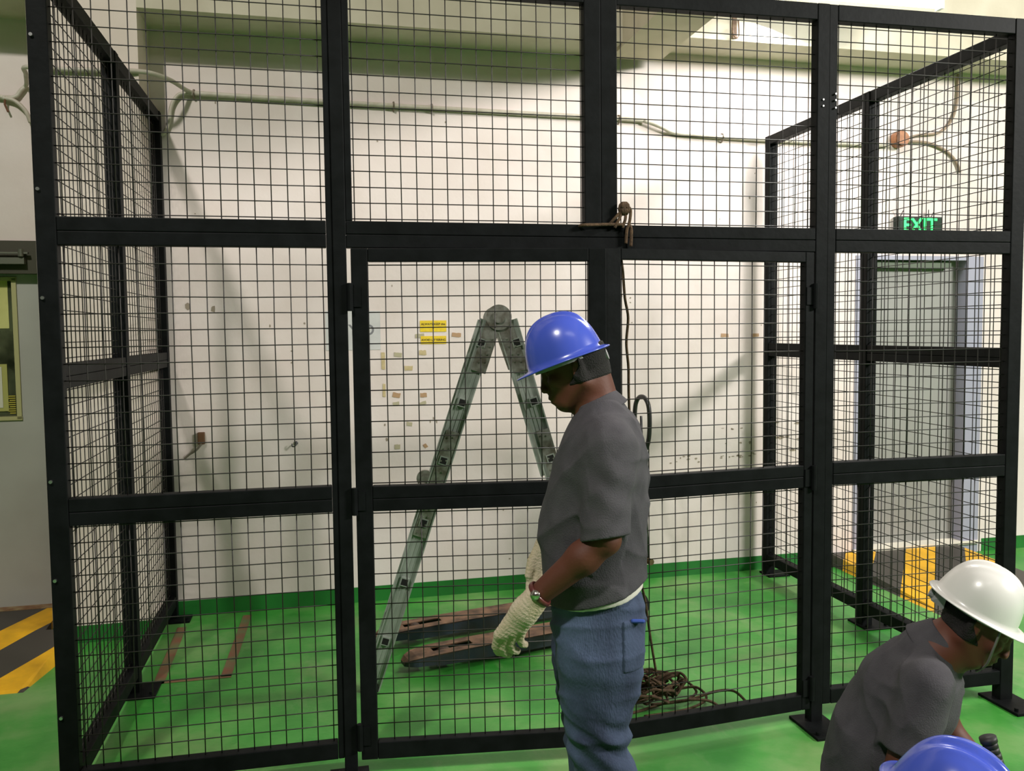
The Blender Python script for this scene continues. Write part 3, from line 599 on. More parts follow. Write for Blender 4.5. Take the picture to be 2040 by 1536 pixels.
def polygonise(fn, lo, hi, h):
    lo = np.array(lo, float); n = np.ceil((np.array(hi)-lo)/h/4).astype(int)*4+1
    m = (n-1)//4+1
    g = np.stack(np.meshgrid(*[lo[i]+np.arange(m[i])*4*h for i in range(3)], indexing='ij'), -1).reshape(-1, 3)
    dc = fn(g).reshape(m).astype(np.float32)
    near = np.abs(dc) < 4*h*2.4
    nd = np.zeros(m, bool)
    for dx in (0, 1):
        for dy in (0, 1):
            for dz in (0, 1):
                nd[:m[0]-1, :m[1]-1, :m[2]-1] |= near[dx:m[0]-1+dx, dy:m[1]-1+dy, dz:m[2]-1+dz]
    V = np.repeat(np.repeat(np.repeat(dc, 4, 0), 4, 1), 4, 2)[:n[0], :n[1], :n[2]].copy()
    bi = np.argwhere(nd[:m[0]-1, :m[1]-1, :m[2]-1])*4
    loc = np.stack(np.meshgrid(*[np.arange(5)]*3, indexing='ij'), -1).reshape(-1, 3)
    for s in range(0, len(bi), 3000):
        I = (bi[s:s+3000, None, :]+loc[None]).reshape(-1, 3); V[I[:, 0], I[:, 1], I[:, 2]] = fn(lo+I*h)
    ins = V < 0; c = np.zeros(np.array(V.shape)-1, np.int8)
    sl = lambda d, k: slice(d, d+k-1)
    for dx in (0, 1):
        for dy in (0, 1):
            for dz in (0, 1): c += ins[sl(dx, n[0]), sl(dy, n[1]), sl(dz, n[2])]
    A = np.argwhere((c > 0) & (c < 8)); idx = np.full(c.shape, -1, np.int32); idx[A[:, 0], A[:, 1], A[:, 2]] = np.arange(len(A))
    pos = np.zeros((len(A), 3)); cnt = np.zeros(len(A))
    for ax in range(3):
        o1, o2 = [i for i in range(3) if i != ax]
        for p_ in (0, 1):
            for q_ in (0, 1):
                o = np.zeros(3, int); o[o1] = p_; o[o2] = q_; B = A+o; D = B.copy(); D[:, ax] += 1
                va = V[B[:, 0], B[:, 1], B[:, 2]]; vb = V[D[:, 0], D[:, 1], D[:, 2]]; mk_ = (va < 0) != (vb < 0)
                t = np.where(mk_, va/(va-vb+1e-12), 0); pt = o+np.zeros((len(A), 3)); pt[:, ax] = t
                pos += pt*mk_[:, None]; cnt += mk_
    verts = lo+(A+pos/np.maximum(cnt, 1)[:, None])*h
    F_ = []
    for ax in range(3):
        o1, o2 = [(1, 2), (2, 0), (0, 1)][ax]
        a_ = [slice(None)]*3; b2 = [slice(None)]*3; a_[ax] = slice(0, -1); b2[ax] = slice(1, None)
        E_ = np.argwhere(ins[tuple(a_)] != ins[tuple(b2)])
        E_ = E_[(E_[:, o1] > 0) & (E_[:, o2] > 0) & (E_[:, o1] < n[o1]-1) & (E_[:, o2] < n[o2]-1)]
        q = []
        for du, dv in ((-1, -1), (0, -1), (0, 0), (-1, 0)):
            D = E_.copy(); D[:, o1] += du; D[:, o2] += dv; q.append(idx[D[:, 0], D[:, 1], D[:, 2]])
        q = np.stack(q, 1); fl_ = ins[E_[:, 0], E_[:, 1], E_[:, 2]]; q[~fl_] = q[~fl_][:, ::-1]
        F_.append(q)
    F_ = np.concatenate(F_); F_ = F_[(F_ >= 0).all(1)]
    return verts, F_
def solid(name, fn, lo, hi, h, m, parent, toworld):
    lo, hi = np.minimum(lo, hi), np.maximum(lo, hi)
    v, f_ = polygonise(fn, lo, hi, h)
    me = bpy.data.meshes.new(name); me.vertices.add(len(v)); me.loops.add(len(f_)*4); me.polygons.add(len(f_))
    me.vertices.foreach_set('co', toworld(v).astype(np.float32).ravel()); me.loops.foreach_set('vertex_index', f_.astype(np.int32).ravel())
    me.polygons.foreach_set('loop_start', np.arange(0, len(f_)*4, 4, dtype=np.int32)); me.update(calc_edges=True); me.validate()
    o = link(name, me, m, parent, True)
    return o
def waves(P, seed, scale, n=7):
    r_ = np.random.RandomState(seed); s = 0
    wp_ = P+.35/scale*np.sin(P[:, [1, 2, 0]]*scale*1.3+seed)
    for i in range(n):
        d = r_.normal(size=3); d /= np.linalg.norm(d); s = s+np.sin(wp_@d*scale*r_.uniform(.6, 1.5)+r_.uniform(0, 6))/n
    return s
def folds(P, seed, scale, amp, n=5, up=(.5, .6, 1.0)):
    """pinched cloth folds: sharp ridges along warped directions"""
    r_ = np.random.RandomState(seed); s = 0
    W_ = P+.5/scale*np.sin(P[:, [2, 0, 1]]*scale*.8+seed)
    for i in range(n):
        d = r_.normal(size=3)*np.array(up); d /= np.linalg.norm(d)
        m_ = .5+.5*np.sin(P@r_.normal(size=3)*scale*.45+r_.uniform(0, 6)); s = s+(1-np.abs(np.sin(W_@d*scale*r_.uniform(.45, .9)+r_.uniform(0, 6))))**2.5*m_
    return amp*(.28-s/n*1.9)
def rotpitch(P, o, pitch, sx, yaw=0):
    """into head space: x forward, y to the far side, z up.  sx=-1 looks to image left"""
    q = (P-np.array(o, float)).copy(); q[:, 0] *= sx
    cy, sy = math.cos(yaw), math.sin(yaw); q = np.stack([q[:, 0]*cy+q[:, 1]*sy, -q[:, 0]*sy+q[:, 1]*cy, q[:, 2]], 1)
    c_, s_ = math.cos(pitch), math.sin(pitch)
    return np.stack([q[:, 0]*c_-q[:, 2]*s_, q[:, 1], q[:, 0]*s_+q[:, 2]*c_], 1)
def headfield(Q, jaw=1.0):
    d = ell(Q, (-.003, 0, .030), (.091, .074, .092))
    d = smin(d, ell(Q, (.028, 0, -.05), (.062, .056, .072)), .04)           # face mass
    d = smin(d, ell(Q, (.052, 0, -.098), (.030, .030, .024)), .03)           # chin
    d = smin(d, rc(Q, (.075, 0, .012), (.078, 0, .014), .02, .02), .02)
    for s in (-1, 1):
        d = smin(d, rc(Q, (.082, s*.012, .017), (.066, s*.046, .015), .0105, .009), .012)   # brow
        d = smin(d, ell(Q, (.062, s*.042, -.028), (.022, .020, .018)), .02)          # cheekbone
        d = smin(d, rc(Q, (-.012, s*.060, -.050), (.045, s*.034, -.098), .022, .018), .02)  # jaw line
        d = smax(d, -ell(Q, (.094, s*.031, -.001), (.016, .017, .011)), .012)        # eye socket
        d = smin(d, ell(Q, (.074, s*.031, -.001), (.0125, .0125, .0125)), .003)
        d = smin(d, rc(Q, (.083, s*.020, .0065), (.079, s*.043, .0045), .0035, .003), .003)   # lid
        e_ = smax(ell(Q, (-.008, s*.080, -.012), (.018, .009, .032)), -ell(Q, (-.004, s*.090, -.008), (.010, .008, .020)), .006)
        d = smin(d, e_, .006)
        d = smin(d, ell(Q, (.103, s*.012, -.046), (.010, .009, .008)), .006)
    d = smin(d, ell(Q, (.078, 0, -.062), (.019, .024, .016)), .012)
    d = smin(d, rc(Q, (.084, 0, .006), (.103, 0, -.038), .009, .0115), .014)         # nose
    d = smin(d, ell(Q, (.086, 0, -.073), (.016, .024, .008)), .006); d = smin(d, ell(Q, (.082, 0, -.086), (.015, .021, .008)), .006)
    d = smax(d, -rc(Q, (.100, -.02, -.0795), (.100, .02, -.0795), .003, .003), .004)
    return d
def hand(P, wrist, knuckle, spread, curl, s=1.0, pad=0.0, thumb=None):
    """relaxed hand; spread: vector index->little, curl: direction fingers close towards"""
    w_, k_ = np.array(wrist, float), np.array(knuckle, float); a = (k_-w_)/np.linalg.norm(k_-w_); sp = np.array(spread, float); sp /= np.linalg.norm(sp); cu = np.array(curl, float); cu /= np.linalg.norm(cu)
    d = None
    for i in range(4):
        off = (i-1.5)*.021*s; L_ = [.95, 1.05, 1.0, .8][i]*s
        base = w_+a*.02*s+sp*off*.6; kn_ = k_+sp*off-a*.004*abs(i-1.3)
        x = rc(P, base, kn_, .019*s+pad, .0125*s+pad); d = x if d is None else smin(d, x, .014)
        p1 = kn_+(a*.86+cu*.5)*.038*L_; p2 = p1+(a*.35+cu*.94)*.026*L_; p3 = p2+(-a*.25+cu*.95)*.018*L_
        fg = np.minimum(np.minimum(rc(P, kn_, p1, .0105*s+pad, .0095*s+pad), rc(P, p1, p2, .0095*s+pad, .009*s+pad)), rc(P, p2, p3, .009*s+pad, .008*s+pad))
        d = smin(d, fg, .005)
    t0 = w_+a*.025*s-sp*.024*s; t1 = t0+(a*.75-sp*.6+cu*.45)*.036*s; t2 = t1+(a*.9-sp*.05+cu*.45)*.032*s
    d = smin(d, np.minimum(rc(P, t0, t1, .014*s+pad, .0115*s+pad), rc(P, t1, t2, .0115*s+pad, .0095*s+pad)), .008)
    return d
def hat_mesh(a=.118, b_=.104, H=.139, visor=.034, back=.014):
    na, nr = 72, 26; v = []; f_ = []
    def shell(k, inset):
        th = 2*math.pi*k/na; out = []
        for j in range(nr+1):
            ph = math.pi/2*j/nr; r_ = math.sin(ph)**.86; z = max(0.0, math.cos(ph))**.80*H
            x = (a-inset)*r_*math.cos(th); y = (b_-inset)*r_*math.sin(th); fl = 1+.06*max(0, (H-z)/H)**3; x *= fl; y *= fl
            if inset == 0:
                t = math.sin(ph)
                z += .0085*math.exp(-(y/.013)**4)*(1-t**6) + .0045*(math.exp(-((abs(y)-.040)/.008)**2))*(1-t**5)
                z -= .003*math.exp(-((abs(y)-.022)/.006)**2)*(1-t**5)
            else: z -= inset
            out.append((x, y, z))
        return out
    for k in range(na):
        th = 2*math.pi*k/na; o_ = shell(k, 0); ct, st = math.cos(th), math.sin(th)
        fr = max(0, ct)**3; bk = max(0, -ct)**2; e_ = .011+visor*fr+back*bk*.6
        last = o_[-1]; dx, dy = ct, st
        brim = [(last[0]+dx*e_*q, last[1]+dy*e_*q, -.004*q-.007*fr*q-.004*bk*q) for q in (.35, .7, 1.0)]
        lipx = brim[-1]; lip = [(lipx[0]+dx*.002, lipx[1]+dy*.002, lipx[2]-.003), (lipx[0]-dx*.002, lipx[1]-dy*.002, lipx[2]-.0045)]
        inn = shell(k, .004); under = [(last[0]-dx*.004, last[1]-dy*.004, -.005)]
        ring = o_[1:]+brim+lip+under+inn[::-1][1:-1]
        v += ring; n_ = len(ring)
    v += [(0, 0, shell(0, 0)[0][2]), (0, 0, shell(0, .004)[0][2])]
    for k in range(na):
        k2 = (k+1) % na
        for j in range(n_-1): f_.append((k*n_+j, k*n_+j+1, k2*n_+j+1, k2*n_+j))
        f_.append((na*n_, k*n_, k2*n_)); f_.append((na*n_+1, k2*n_+n_-1, k*n_+n_-1))
    return v, f_
def hard_hat(parent, m, origin, fwd, up, sc=1.0, band=(120, 122, 124)):
    v, f_ = hat_mesh(); fwd = Vector(fwd).normalized(); up = Vector(up); up = (up-fwd*up.dot(fwd)).normalized(); lf = up.cross(fwd)
    M = Matrix((( fwd.x, lf.x, up.x, origin[0]), (fwd.y, lf.y, up.y, origin[1]), (fwd.z, lf.z, up.z, origin[2]), (0, 0, 0, 1))) @ Matrix.Scale(sc, 4)
    mb = MB(); mb.add(v, f_); o = mb.build('hard_hat', m, parent, True); o.matrix_basis = M
    k = MB(); pts = [(math.cos(t_)*.106, math.sin(t_)*.094, -.006) for t_ in [2*math.pi*i/40 for i in range(41)]]
    vs = []; fs = []
    for i in range(41):
        x, y, z = pts[i]; vs += [(x, y, z+.012), (x, y, z-.012), (x*.975, y*.975, z-.012), (x*.975, y*.975, z+.012)]
    for i in range(40):
        for j in range(4): fs.append((i*4+j, i*4+(j+1) % 4, (i+1)*4+(j+1) % 4, (i+1)*4+j))
    k.add(vs, fs); k.hexa([(-.118, -.026, -.052), (-.078, -.045, -.052), (-.078, .045, -.052), (-.118, .026, -.052), (-.116, -.03, -.012), (-.09, -.06, -.008), (-.09, .06, -.008), (-.116, .03, -.012)])
    k.cyl((-.122, 0, -.034), (1, 0, 0), .017, .016, 14)
    k.build('headband', mat('headband', band, .5), o)
    return o
skin = mat('skin', (92, 50, 34), .62, rgb2=(88, 46, 30), vscale=12, bump=.06, bscale=120)
skin2 = mat('skin_warm', (96, 54, 38), .62, rgb2=(92, 48, 32), vscale=12)
polo = mat('grey_polo', (74, 72, 77), .9, rgb2=(64, 62, 67), vscale=20, bump=.25, bscale=260)
denim = mat('denim', (78, 94, 122), .9, rgb2=(40, 50, 72), vscale=7, bump=.35, bscale=220, stretch=(1, 1, .35))
knit = mat('knit_glove', (212, 198, 176), .95, rgb2=(186, 172, 138), vscale=14, bump=.5, bscale=160)
blue_hat = mat('blue_plastic', (72, 92, 200), .25, coat=.3, rgb2=(66, 86, 192), vscale=4)
white_hat = mat('white_plastic', (232, 230, 226), .3, coat=.3)
hairm = mat('black_hair', (20, 17, 15), .8, bump=.6, bscale=250)
undershirt = mat('white_undershirt', (214, 212, 200), .9)
shoe = mat('black_shoe', (26, 25, 25), .5)
class Fig:
    """person frame: x = image right, y = away, z = up, anchored at a point of the photograph's space"""
    def __init__(s, px, py, depth):
        s.px, s.py = px, py; s.k = FPX/depth
        u, v_ = (px-1020)/FPX, (768-py)/FPX
        s.O = CAM+(FW+RT*u+UP*v_)*depth
        y = Vector((s.O.x-CAM.x, s.O.y-CAM.y, 0)).normalized(); x = y.cross(Vector((0, 0, 1)))
        s.X = x; s.Y = y; s.R = np.array([x[:], y[:], (0, 0, 1)])
    def p(s, px, py, w_=0): return np.array([(px-s.px)/s.k, w_, (s.py-py)/s.k])
    def W(s, v): return np.asarray(v)@s.R+np.array(s.O)
    def Wp(s, v): return Vector(s.W(np.array(v, float)))
    def dir(s, x, y, z): return s.X*x+s.Y*y+Vector((0, 0, z))
    def row(s, py, l, r, yc, yr): return ((s.py-py)/s.k, ((l+r)/2-s.px)/s.k, (r-l)/2/s.k, yc, yr)
    def floor(s): return -s.O.z
# ---- walking worker in blue hard hat -------------------------------------------------------------
g = Fig(1185, 1000, 2.55); p = g.p; fz = g.floor()
w1 = empty('person', (g.O.x, g.O.y, 0)); tag(w1, 'person in blue hard hat, grey polo shirt and jeans walking left past the cage doors', 'person')
INV = Matrix.Translation(-Vector(w1.location))
def adopt(o, inv): o.matrix_parent_inverse = inv; return o
HO = p(1147, 728); HP = .27
J = dict(sh=p(1212, 872, -.165), el=p(1203, 1040, -.215), wr=p(1070, 1158, -.195), sh2=p(1205, 872, .165), el2=p(1165, 1050, .215), wr2=p(1094, 1092, .15))
def body1(P):
    d = headfield(rotpitch(P, HO, HP, -1))
    d = smin(d, rc(P, p(1178, 742), p(1200, 840), .056, .066), .03)
    d = smin(d, loft(P, [g.row(800, 1165, 1235, 0, .06), g.row(850, 1140, 1255, 0, .14), g.row(900, 1125, 1268, 0, .17), g.row(1000, 1100, 1268, 0, .15), g.row(1100, 1100, 1265, 0, .145), g.row(1200, 1105, 1272, 0, .15), g.row(1250, 1110, 1268, 0, .14)]), .03)
    for a, b_, c_ in (('sh', 'el', 'wr'), ('sh2', 'el2', 'wr2')):
        d = smin(d, smin(rc(P, J[a], J[b_], .054, .043), smin(rc(P, J[b_], (J[b_]*.7+J[c_]*.3), .042, .0435), rc(P, (J[b_]*.7+J[c_]*.3), J[c_], .0435, .029), .02), .012), .02)
    for w_, kx, ax in ((-.085, (1188, 1495), (1275, 1760)), (.085, (1165, 1490), (1185, 1775))):
        d = smin(d, smin(rc(P, p(1190, 1225, w_), p(*kx, w_), .075, .055), rc(P, p(*kx, w_), p(*ax, w_), .052, .04), .03), .03)
        an = p(*ax, w_); d = smin(d, rc(P, an, an+np.array([-.04, 0, -.02]), .036, .03), .02)
    return d
adopt(solid('body', body1, p(1020, 600, -.30), p(1370, 1850, .30), .0048, skin, w1, g.W), INV)
def shirt1(P):
    d = loft(P, [g.row(790, 1172, 1236, 0, .085), g.row(805, 1160, 1247, 0, .10), g.row(832, 1140, 1263, 0, .155), g.row(862, 1122, 1275, 0, .195), g.row(900, 1108, 1285, 0, .20), g.row(940, 1096, 1289, 0, .19), g.row(980, 1084, 1290, 0, .18),
                g.row(1020, 1077, 1290, 0, .175), g.row(1060, 1074, 1288, 0, .172), g.row(1100, 1075, 1286, 0, .172), g.row(1140, 1077, 1286, 0, .186), g.row(1275, 1080, 1287, 0, .188)], 2.4)
    hw = np.ones(len(P))
    for sh, el, sg in ((J['sh'], J['el'], -1), (J['sh2'], J['el2'], 1)):
        hem = el+(sh-el)*.01; dr_ = (hem-sh)/np.linalg.norm(hem-sh)
        sl_ = rc(P, sh+np.array([0, 0, 0]), hem+dr_*.05, .078, .066); cut = (P-hem)@dr_-.0
        cut = cut+.22*(P[:, 0]-hem[0])
        sl_ = smax(sl_, cut, .004); inner = rc(P, hem-dr_*.05, hem+dr_*.10, .055, .060); sl_ = smax(sl_, -smax(inner, -cut-.045, .004), .004)
        d = smin(d, sl_, .035); hw = np.where(rc(P, sh, hem+dr_*.05, .10, .09) < 0, np.minimum(hw, np.clip(-cut/.05, .0, 1)), hw)
    # folds
    q = P*np.array([1., 1., 1.]); fold = folds(q, 3, 30, .019)+.0018*waves(q, 9, 60)
    drp = np.sin((P[:, 0]*.8+P[:, 2]*1.0)*52+2*np.sin(P[:, 2]*9))*.003*np.exp(-((P[:, 2]-g.p(0, 930)[2])/.10)**2)*(P[:, 0] > -.02)
    hw = np.minimum(hw, np.clip(rc(P, p(1180, 740), p(1196, 820), .064, .064)/.05, 0, 1))
    d = d+(fold+drp)*hw
    hemz = P[:, 2]-(g.p(0, 1186)[2]+np.clip((P[:, 0]-g.p(1130, 0)[0])/.21, 0, 1)**1.4*.052)
    d = smax(d, -hemz, .006)
    return smax(d, -rc(P, p(1180, 740), p(1196, 820), .064, .064), .008)
adopt(solid('polo_shirt', shirt1, p(1030, 740, -.32), p(1330, 1230, .32), .0045, polo, w1, g.W), INV)
def collar1(P):
    a, b_ = p(1188, 800), p(1205, 838)
    Q = P-a; n_ = np.array([.42, 0, -.9]); n_ /= np.linalg.norm(n_); t = Q@n_
    c0 = a+n_*t[:, None]; r_ = P-c0; rad = np.sqrt((r_[:, 0]/1.0)**2+(r_[:, 1]/1.05)**2+r_[:, 2]**2)
    tgt = .067+np.clip(t, -.02, .05)*.45
    d = np.abs(rad-tgt)-.0035
    d = smax(d, np.abs(t-.012)-.024, .004)
    return d
adopt(solid('collar', collar1, p(1110, 740, -.14), p(1280, 880, .14), .0035, polo, w1, g.W), INV)
def under1(P):
    d = loft(P, [g.row(1120, 1088, 1276, 0, .168), g.row(1160, 1089, 1278, 0, .170), g.row(1275, 1090, 1279, 0, .171)], 2.4)
    hz = g.p(0, 1186)[2]+np.clip((P[:, 0]-g.p(1130, 0)[0])/.21, 0, 1)**1.4*.052-.018*np.clip((P[:, 0]-g.p(1105, 0)[0])/.2, 0, 1)
    return smax(smax(d-.0025, -(P[:, 2]-hz), .004), P[:, 2]-hz-.05, .004)
adopt(solid('undershirt', under1, p(1060, 1100, -.24), p(1310, 1220, .24), .0045, undershirt, w1, g.W), INV)
def jeans1(P):
    near = [g.row(1150, 1100, 1276, -.06, .10), g.row(1195, 1097, 1281, -.07, .095), g.row(1250, 1100, 1286, -.085, .095), g.row(1300, 1106, 1280, -.095, .098), g.row(1350, 1112, 1270, -.09, .092), g.row(1400, 1118, 1259, -.088, .086),
            g.row(1440, 1122, 1252, -.085, .08), g.row(1480, 1126, 1251, -.085, .078), g.row(1536, 1146, 1276, -.085, .076), g.row(1620, 1180, 1306, -.085, .072), g.row(1700, 1205, 1328, -.085, .068), g.row(1770, 1222, 1338, -.085, .066)]
    far = [g.row(1150, 1100, 1270, .06, .10), g.row(1195, 1095, 1262, .07, .095), g.row(1300, 1094, 1250, .09, .095), g.row(1400, 1100, 1232, .088, .086), g.row(1480, 1116, 1226, .085, .078), g.row(1560, 1128, 1232, .085, .07), g.row(1700, 1140, 1238, .085, .066), g.row(1790, 1144, 1240, .085, .066)]
    d = smin(loft(P, near, 2.2), loft(P, far, 2.2), .012)
    kneez = g.p(0, 1460)[2]
    fold = folds(P, 21, 30, .018)+.0025*waves(P, 5, 55)
    fold = fold+.005*np.sin(P[:, 2]*85+P[:, 0]*30+2*np.sin(P[:, 0]*20))*np.exp(-((P[:, 2]-kneez)/.09)**2)
    return d+fold
jn = adopt(solid('jeans', jeans1, p(1060, 1140, -.24), p(1370, 1810, .24), .005, denim, w1, g.W), INV)
def pk(P):   # back pocket patch, raised on the near side of the hip
    x0, x1 = p(1236, 0)[0], p(1279, 0)[0]; zt, zb = p(0, 1205)[2], p(0, 1300)[2]
    d = jeans1(P)-.004
    return smax(smax(smax(d, P[:, 1]+.02, .003), np.abs(P[:, 0]-(x0+x1)/2)-(x1-x0)/2, .004), np.abs(P[:, 2]-(zt+zb)/2)-(zt-zb)/2, .004)
adopt(solid('back_pocket', pk, p(1225, 1190, -.24), p(1295, 1310, .0), .004, denim, w1, g.W), INV)
k = MB(); c_ = g.Wp(p(1266, 1206, -.150)); k.bar(c_-g.X*.022, c_+g.X*.018, .012, .012, g.Y); adopt(k.build('blue_cloth', mat('blue_cloth', (50, 78, 160), .7), w1, bevel=.006), INV); bpy.data.objects['blue_cloth']['label'] = 'blue cloth in the back pocket'
def shoes(P, ax):
    an = p(*ax); z0 = fz
    d = rc(P, (an[0]+.03, an[1], z0+.045), (an[0]-.15, an[1], z0+.035), .043, .035)
    d = smin(d, rc(P, (an[0], an[1], z0+.05), (an[0], an[1], z0+.12), .045, .043), .03)
    return smax(d, -(P[:, 2]-z0-.002), .004)
for ax in ((1275, 1760, -.085), (1185, 1775, .085)):
    adopt(solid('shoe', lambda P: shoes(P, ax), p(ax[0]-160, 1700, ax[2]-.1), p(ax[0]+80, 1870, ax[2]+.1), .006, shoe, w1, g.W), INV)
def ribs(P, a, b_):
    t = (P-a)@((b_-a)/np.linalg.norm(b_-a)); return .0005*np.sin(t*520)
def glove1(P):
    wr, kn_ = J['wr'], p(1024, 1226, -.185)
    d = hand(P, wr, kn_, (1, 0, .25), (.35, .62, -.55), 1.08, .0018)
    d = smin(d, rc(P, J['wr']+(J['el']-J['wr'])*.02, wr+(kn_-wr)*.35, .0345, .034), .02)
    return d+ribs(P, wr, kn_)+.0012*waves(P, 4, 90)
adopt(solid('glove', glove1, p(960, 1130, -.28), p(1120, 1350, .0), .003, knit, w1, g.W), INV)
def glove2(P):
    wr, kn_ = J['wr2'], p(1074, 1160, .13)
    d = hand(P, wr, kn_, (1, 0, .2), (.1, -.5, -.6), 1.1, .0022)
    d = smin(d, rc(P, J['wr2']+(J['el2']-J['wr2'])*.03, wr+(kn_-wr)*.35, .036, .033), .02)
    return d+ribs(P, wr, kn_)
adopt(solid('glove', glove2, p(980, 1040, .0), p(1130, 1280, .26), .0035, knit, w1, g.W), INV)
def watch1(P):
    c = J['wr']+(J['el']-J['wr'])*.09; ax = (J['el']-J['wr'])/np.linalg.norm(J['el']-J['wr']); Q = P-c; t = Q@ax; r_ = np.linalg.norm(Q-t[:, None]*ax, axis=1)
    return np.sqrt(np.maximum(np.abs(r_-.0355), 0)**2*1.0+(t*.55)**2)-.0045
adopt(solid('watch_band', watch1, p(1030, 1120, -.26), p(1130, 1230, -.08), .0025, mat('watch_band', (92, 44, 40), .35, coat=.3), w1, g.W), INV)
wc = J['wr']+(J['el']-J['wr'])*.09; nrm = Vector(g.dir(-.25, -.95, .2)).normalized(); k = MB(); k.cyl(g.Wp(wc)+nrm*.0385, nrm, .0135, .008, 20); adopt(k.build('watch_face', mat('watch_steel', (220, 215, 210), .2, 1), w1, True), INV)
def hairfield(P, Q, neck):
    d = smin(smin(headfield(Q), ell(Q, (-.003, 0, .030), (.091, .074, .092)), .01), neck, .03)-.003
    d = smax(smax(d, Q[:, 2]-.05, .005), -(Q[:, 2]+.050), .006)
    return smax(d, (Q[:, 0]+.012)+np.minimum(Q[:, 2], .0)*.9, .006)
def hair1(P):
    return hairfield(P, rotpitch(P, HO, HP, -1), rc(P, p(1178, 742), p(1200, 840), .056, .066))
adopt(solid('hair', hair1, p(1080, 640, -.12), p(1250, 800, .12), .0035, hairm, w1, g.W), INV)
hp = .345; adopt(hard_hat(w1, blue_hat, g.Wp(p(1128, 713)), g.dir(-math.cos(hp)*.97, .12, -math.sin(hp)), g.dir(-math.sin(hp), 0, math.cos(hp)), .925, (150, 150, 152)), INV)
# ---- squatting workers -----------------------------------------------------------------------------
def squatter(px, py, depth, label, hat_m, HO, HP, hatc, hp, hatfwd, neck, torso, sh, el, wr, sh2, el2, wr2, hip, knee, ank, h, hatsc=.95, seed=0, sleeve=.52, collarp=None):
    g = Fig(px, py, depth); p = g.p; fz = g.floor(); K = g.k
    root = empty('person', (g.O.x, g.O.y, 0)); tag(root, label, 'person'); inv = Matrix.Translation(-Vector(root.location))
    sh, el, wr, sh2, el2, wr2 = [p(*q) for q in (sh, el, wr, sh2, el2, wr2)]; HOo = p(*HO); hipc = p(*hip); kn_ = p(*knee); ak = p(*ank)
    ak[2] = fz+.09
    def body(P):
        d = headfield(rotpitch(P, HOo, HP, 1)); d = smin(d, rc(P, p(*neck[0]), p(*neck[1]), .056, .064), .03)
        T1 = [p(*q) for q in torso]
        for a, b_, r1, r2 in zip(T1, T1[1:], (.085, .115, .125), (.115, .125, .13)): d = smin(d, rc(P*np.array([1, .82, 1]), a*np.array([1, .82, 1]), b_*np.array([1, .82, 1]), r1, r2), .05)
        for a, b_, c_ in ((sh, el, wr), (sh2, el2, wr2)):
            d = smin(d, smin(rc(P, a, b_, .055, .045), rc(P, b_, c_, .044, .030), .02), .03)
        for s_ in (-1, 1):
            o = np.array([0, s_*.10, 0]); o2 = np.array([0, s_*.17, 0])
            d = smin(d, smin(rc(P, hipc+o, kn_+o2, .085, .058), rc(P, kn_+o2, ak+o2, .055, .04), .03), .04)
        for wq, dr_ in ((wr, (wr-el)), (wr2, (wr2-el2))):
            dr_ = dr_/np.linalg.norm(dr_)
            d = smin(d, hand(P, wq, wq+dr_*.085, (0, 1, 0), (.2, 0, -1), 1.0), .012)
        return d
    pts = np.array([HOo, sh, el, wr, sh2, el2, wr2, hipc, kn_, ak]); lo = pts.min(0)-.24; hi = pts.max(0)+.24; lo[2] = fz
    adopt(solid('body', body, lo, hi, h, skin2, root, g.W), inv)
    def shirt(P):
        hw = np.ones(len(P))
        T1 = [p(*q) for q in torso]; d = None; A = np.array([1, .86, 1])
        for a, b_, r1, r2 in zip(T1, T1[1:], (.090, .130, .140), (.130, .140, .146)):
            x = rc(P*A, a*A, b_*A, r1, r2); d = x if d is None else smin(d, x, .06)
        for s_, e_ in ((sh, el), (sh2, el2)):
            hem = s_+(e_-s_)*sleeve; dr_ = (hem-s_)/np.linalg.norm(hem-s_); cut = (P-hem)@dr_
            x = smax(rc(P, s_, hem+dr_*.05, .070, .070), cut, .004); inner = smax(rc(P, hem-dr_*.05, hem+dr_*.1, .048, .054), -cut-.03, .004)
            d = smin(d, smax(x, -inner, .004), .055); hw = np.where(rc(P, s_, hem+dr_*.05, .10, .09) < 0, np.minimum(hw, np.clip(-cut/.05, .0, 1)), hw)
        ax = T1[-1]-T1[0]; ax /= np.linalg.norm(ax)
        na, nb = p(*neck[0]), p(*neck[1]); hw = np.minimum(hw, np.clip(rc(P, na, nb, .062, .066)/.05, 0, 1))
        d = d+(folds(P, 11+seed, 28, .017)+.002*waves(P, 3+seed, 60))*hw
        d = smax(d, (P-T1[-1])@ax-.03, .01)
        na, nb = p(*neck[0]), p(*neck[1]); return smax(d, -rc(P, na, nb, .062, .066), .008)
    adopt(solid('polo_shirt', shirt, lo, hi, h, polo, root, g.W), inv)
    na, nb = p(*neck[0]), p(*neck[1]); nx = (nb-na)/np.linalg.norm(nb-na); cb = na*.30+nb*.70 if collarp is None else p(*collarp)
    def collar(P):
        Q = P-cb; t = Q@nx; r_ = np.linalg.norm(Q-t[:, None]*nx, axis=1)
        return smax(np.abs(r_-(.080+np.clip(t, -.04, .05)*.38))-.0038, np.abs(t-.006)-.036, .004)
    adopt(solid('collar', collar, cb-.12, cb+.12, .0035, polo, root, g.W), inv)
    def jeans(P):
        d = rc(P, hipc-np.array([0, .07, 0]), hipc+np.array([0, .07, 0]), .135, .135)
        for s_ in (-1, 1):
            o = np.array([0, s_*.10, 0]); o2 = np.array([0, s_*.17, 0])
            d = smin(d, smin(rc(P, hipc+o, kn_+o2, .102, .074), rc(P, kn_+o2, ak+o2+np.array([0, 0, .0]), .072, .058), .02), .03)
        return smax(d+folds(P, 31+seed, 28, .007), fz+.05-P[:, 2], .01)
    adopt(solid('jeans', jeans, lo, hi, h+.001, denim, root, g.W), inv)
